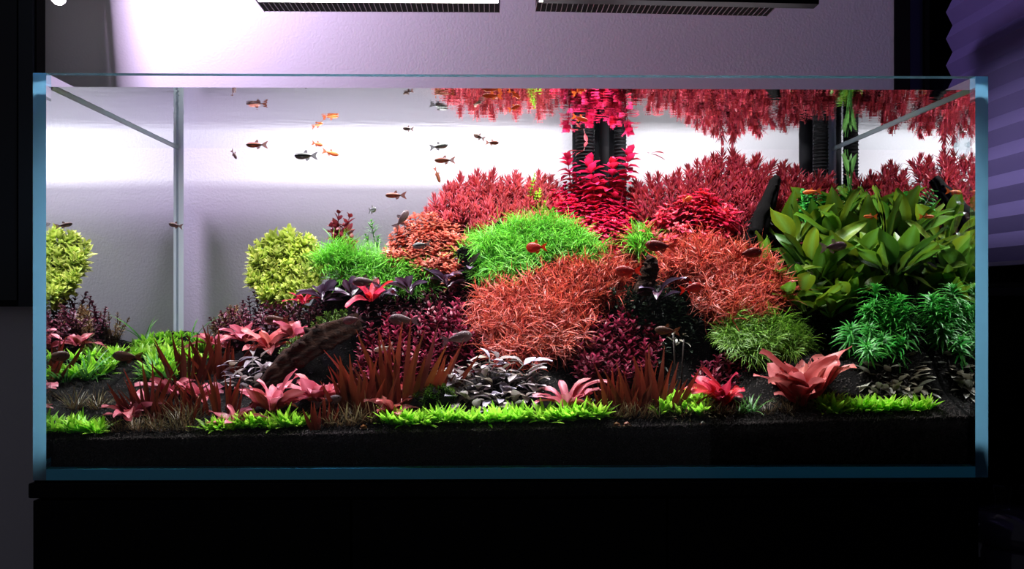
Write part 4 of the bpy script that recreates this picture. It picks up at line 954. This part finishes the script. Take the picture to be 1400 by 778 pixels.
def fish(label, kind, px, py, Y, ln, az, pitch=0, deep=.30, roll=0, cat='fish', group='fish in the aquarium'):
    if (kind,deep) not in FC: FC[kind,deep] = fish_meshes(kind,deep)
    body, tail, dors, anal, pect, eye = FC[kind,deep]
    p = U(px,py,Y); L = ln*(Y+1.06)/F/max(.55,abs(math.cos(R(az))))
    t = empty('fish', p, label, cat, group)
    t.rotation_euler = (Matrix.Rotation(R(az),3,'Z') @ Matrix.Rotation(R(-pitch),3,'Y')).to_euler(); t.scale = (L,L,L)
    for me in (tail,dors,anal): ob(me.name.split('.')[0], me, t)
    bo = ob('body', body, t)
    for s in (-1,1):
        ob('eye', eye, bo, (.38,s*deep*.155,.03), (math.pi/2,0,0)); ob('pectoral_fin', pect, bo, (0,s*deep*.2,0), (0,0,s*.35))
fish('tiny brown fish nosing down beside the bare wall at the left of two striped fish','striped',320,211,.22,14,-35,-50)
fish('slender striped fish with reddish back between the tiny brown and the silver fish','redbrown',351,198,.24,29,180,0,.25)
fish('silver grey striped fish next to two small orange ones','silver',418,213,.2,31,180,0,.30)
fish('small orange fish above the other orange one in open water','orange',434,197,.32,17,-25,-15,.26)
fish('small orange fish below its twin in open water','orange',452,209,.32,22,12,-12,.26)
fish('small dark fish turning away close to the rippled surface','striped',558,176,.14,15,150,10)
fish('dark grey fish gliding right of the rippled water','silver',600,200,.25,25,8,10,.28)
fish('reddish striped fish just below the dark grey one','redbrown',608,219,.25,28,178,0,.27)
fish('tiny brown fish hanging head down above the rose needles','redbrown',598,239,.3,13,60,-55)
fish('small striped fish heading up to the surface above rose needles','striped',655,187,.2,17,150,25)
fish('small striped fish with reddish belly close to the surface','redbrown',673,195,.2,18,5,0)
fish('brown orange fish alone in front of the bare wall above the orange bush','redbrown',541,267,.25,28,180,0,.25)
fish('tiny grey fish above the single green stem','silver',509,287,.33,14,-60,0)
fish('dark fish swimming by the glass seam at the bare corner','striped',240,308,.21,21,165,12,.27)
fish('mauve fish tilted steeply over the orange bush','mauve',549,300,.24,26,40,50,.32)
fish('grey fish in front of the orange bush','silver',576,335,.22,25,170,-8,.34)
fish('mauve grey fish below the long green cushion','mauve',500,385,.18,36,185,0,.34)
fish('mauve fish over the moss on the log','mauve',482,437,.14,27,175,-10,.40)
fish('large mauve grey fish over the tall rust blades','mauve',552,437,.13,40,190,5,.36)
fish('large mauve fish at the edge of the plum stems','mauve',625,462,.13,42,12,12,.36)
fish('olive brown fish above the pink leaves by the log','brown',378,437,.2,34,178,0,.36)
fish('long dark red brown fish over the open soil slope','brown',174,487,.12,40,182,4,.34)
fish('grey brown fish low over the bright pink rosette','mauve',448,549,.045,38,15,15,.32)
fish('pale cream fish darting down past the tall rust blades','pale',524,476,.08,28,165,-14,.22)
fish('small red fish before the tall green dome','red',733,338,.2,27,150,0,.45)
fish('large dark red fish over the orange threads beside the pink red bush','darkred',903,336,.15,42,178,4,.36)
fish('bright red fish above the wood stub','red',858,370,.13,36,170,0,.40)
fish('red fish over the dark hollow in the orange threads','red',945,394,.12,32,10,10,.42)
fish('dark red fish beside the broad green leaves','darkred',1024,346,.14,38,8,8,.36)
fish('brown fish above the little pale green leaf plant','brown',912,452,.1,34,178,4,.34)
fish('mauve brown fish across the broad green leaves','mauve',1140,337,.15,40,12,6,.30)
fish('orange fish just below the surface before the red reflection','orange',673,131,.035,27,185,0,.22)
fish('orange fish nosing up near the surface reflection','orange',703,147,.08,18,30,25,.26)
fish('orange fish slanting down above the black hoses','orange',793,162,.10,22,-20,-20,.26)
fish('small orange fish over the pink red bush','orange',940,272,.22,16,30,15,.4)
fish('pale orange fish above the lobed fern','orange',1110,262,.25,24,172,-5,.24)
fish('pale orange fish before the broad green leaves near the glass','orange',1190,296,.2,20,185,0,.24)

# ------------------------------------------------------------------ filter beside the cabinet
bx_, by_ = cr+.165, .20
st = empty('side_stand',(bx_,by_,0),'low black side stand beside the cabinet','stand')
ob('top', MB().box((-.09,-.14,.50),(.085,.2,.52)).mesh('top',[M['matblack']]), st)
for sx_ in (-.085,.06):
    for sy_ in (-.12,.17): ob('leg', MB().box((sx_,sy_,0),(sx_+.02,sy_+.02,.50)).mesh('leg',[M['matblack']]), st)
M['gloss'] = simple('glossy_dark_plastic',rgb(60,56,80),.12)
fl = empty('canister_filter',(bx_+.005,by_,.52),'glossy dark canister filter beside the cabinet','filter')
ob('body', MB().lathe([(0,0),(.058,0),(.062,.01),(.062,.13),(.058,.14),(0,.14)],n=32).mesh('body',[M['gloss']],True), fl)
ob('head', MB().lathe([(.058,.14),(.066,.143),(.066,.165),(.05,.185),(.02,.192),(0,.192)],n=32).mesh('head',[M['gloss']],True), fl)
for s in (-1,1): ob('clip', MB().box((s*.064-.006,-.012,.12),(s*.064+.006,.012,.17)).mesh('clip',[M['finedge']]), fl)
for s in (-.02,.02): ob('hose_port', MB().lathe([(.011,.18),(.011,.21),(.013,.212),(.013,.225),(.010,.226)],(s,0,0),16).mesh('hose_port',[M['clearpl']],True), fl)
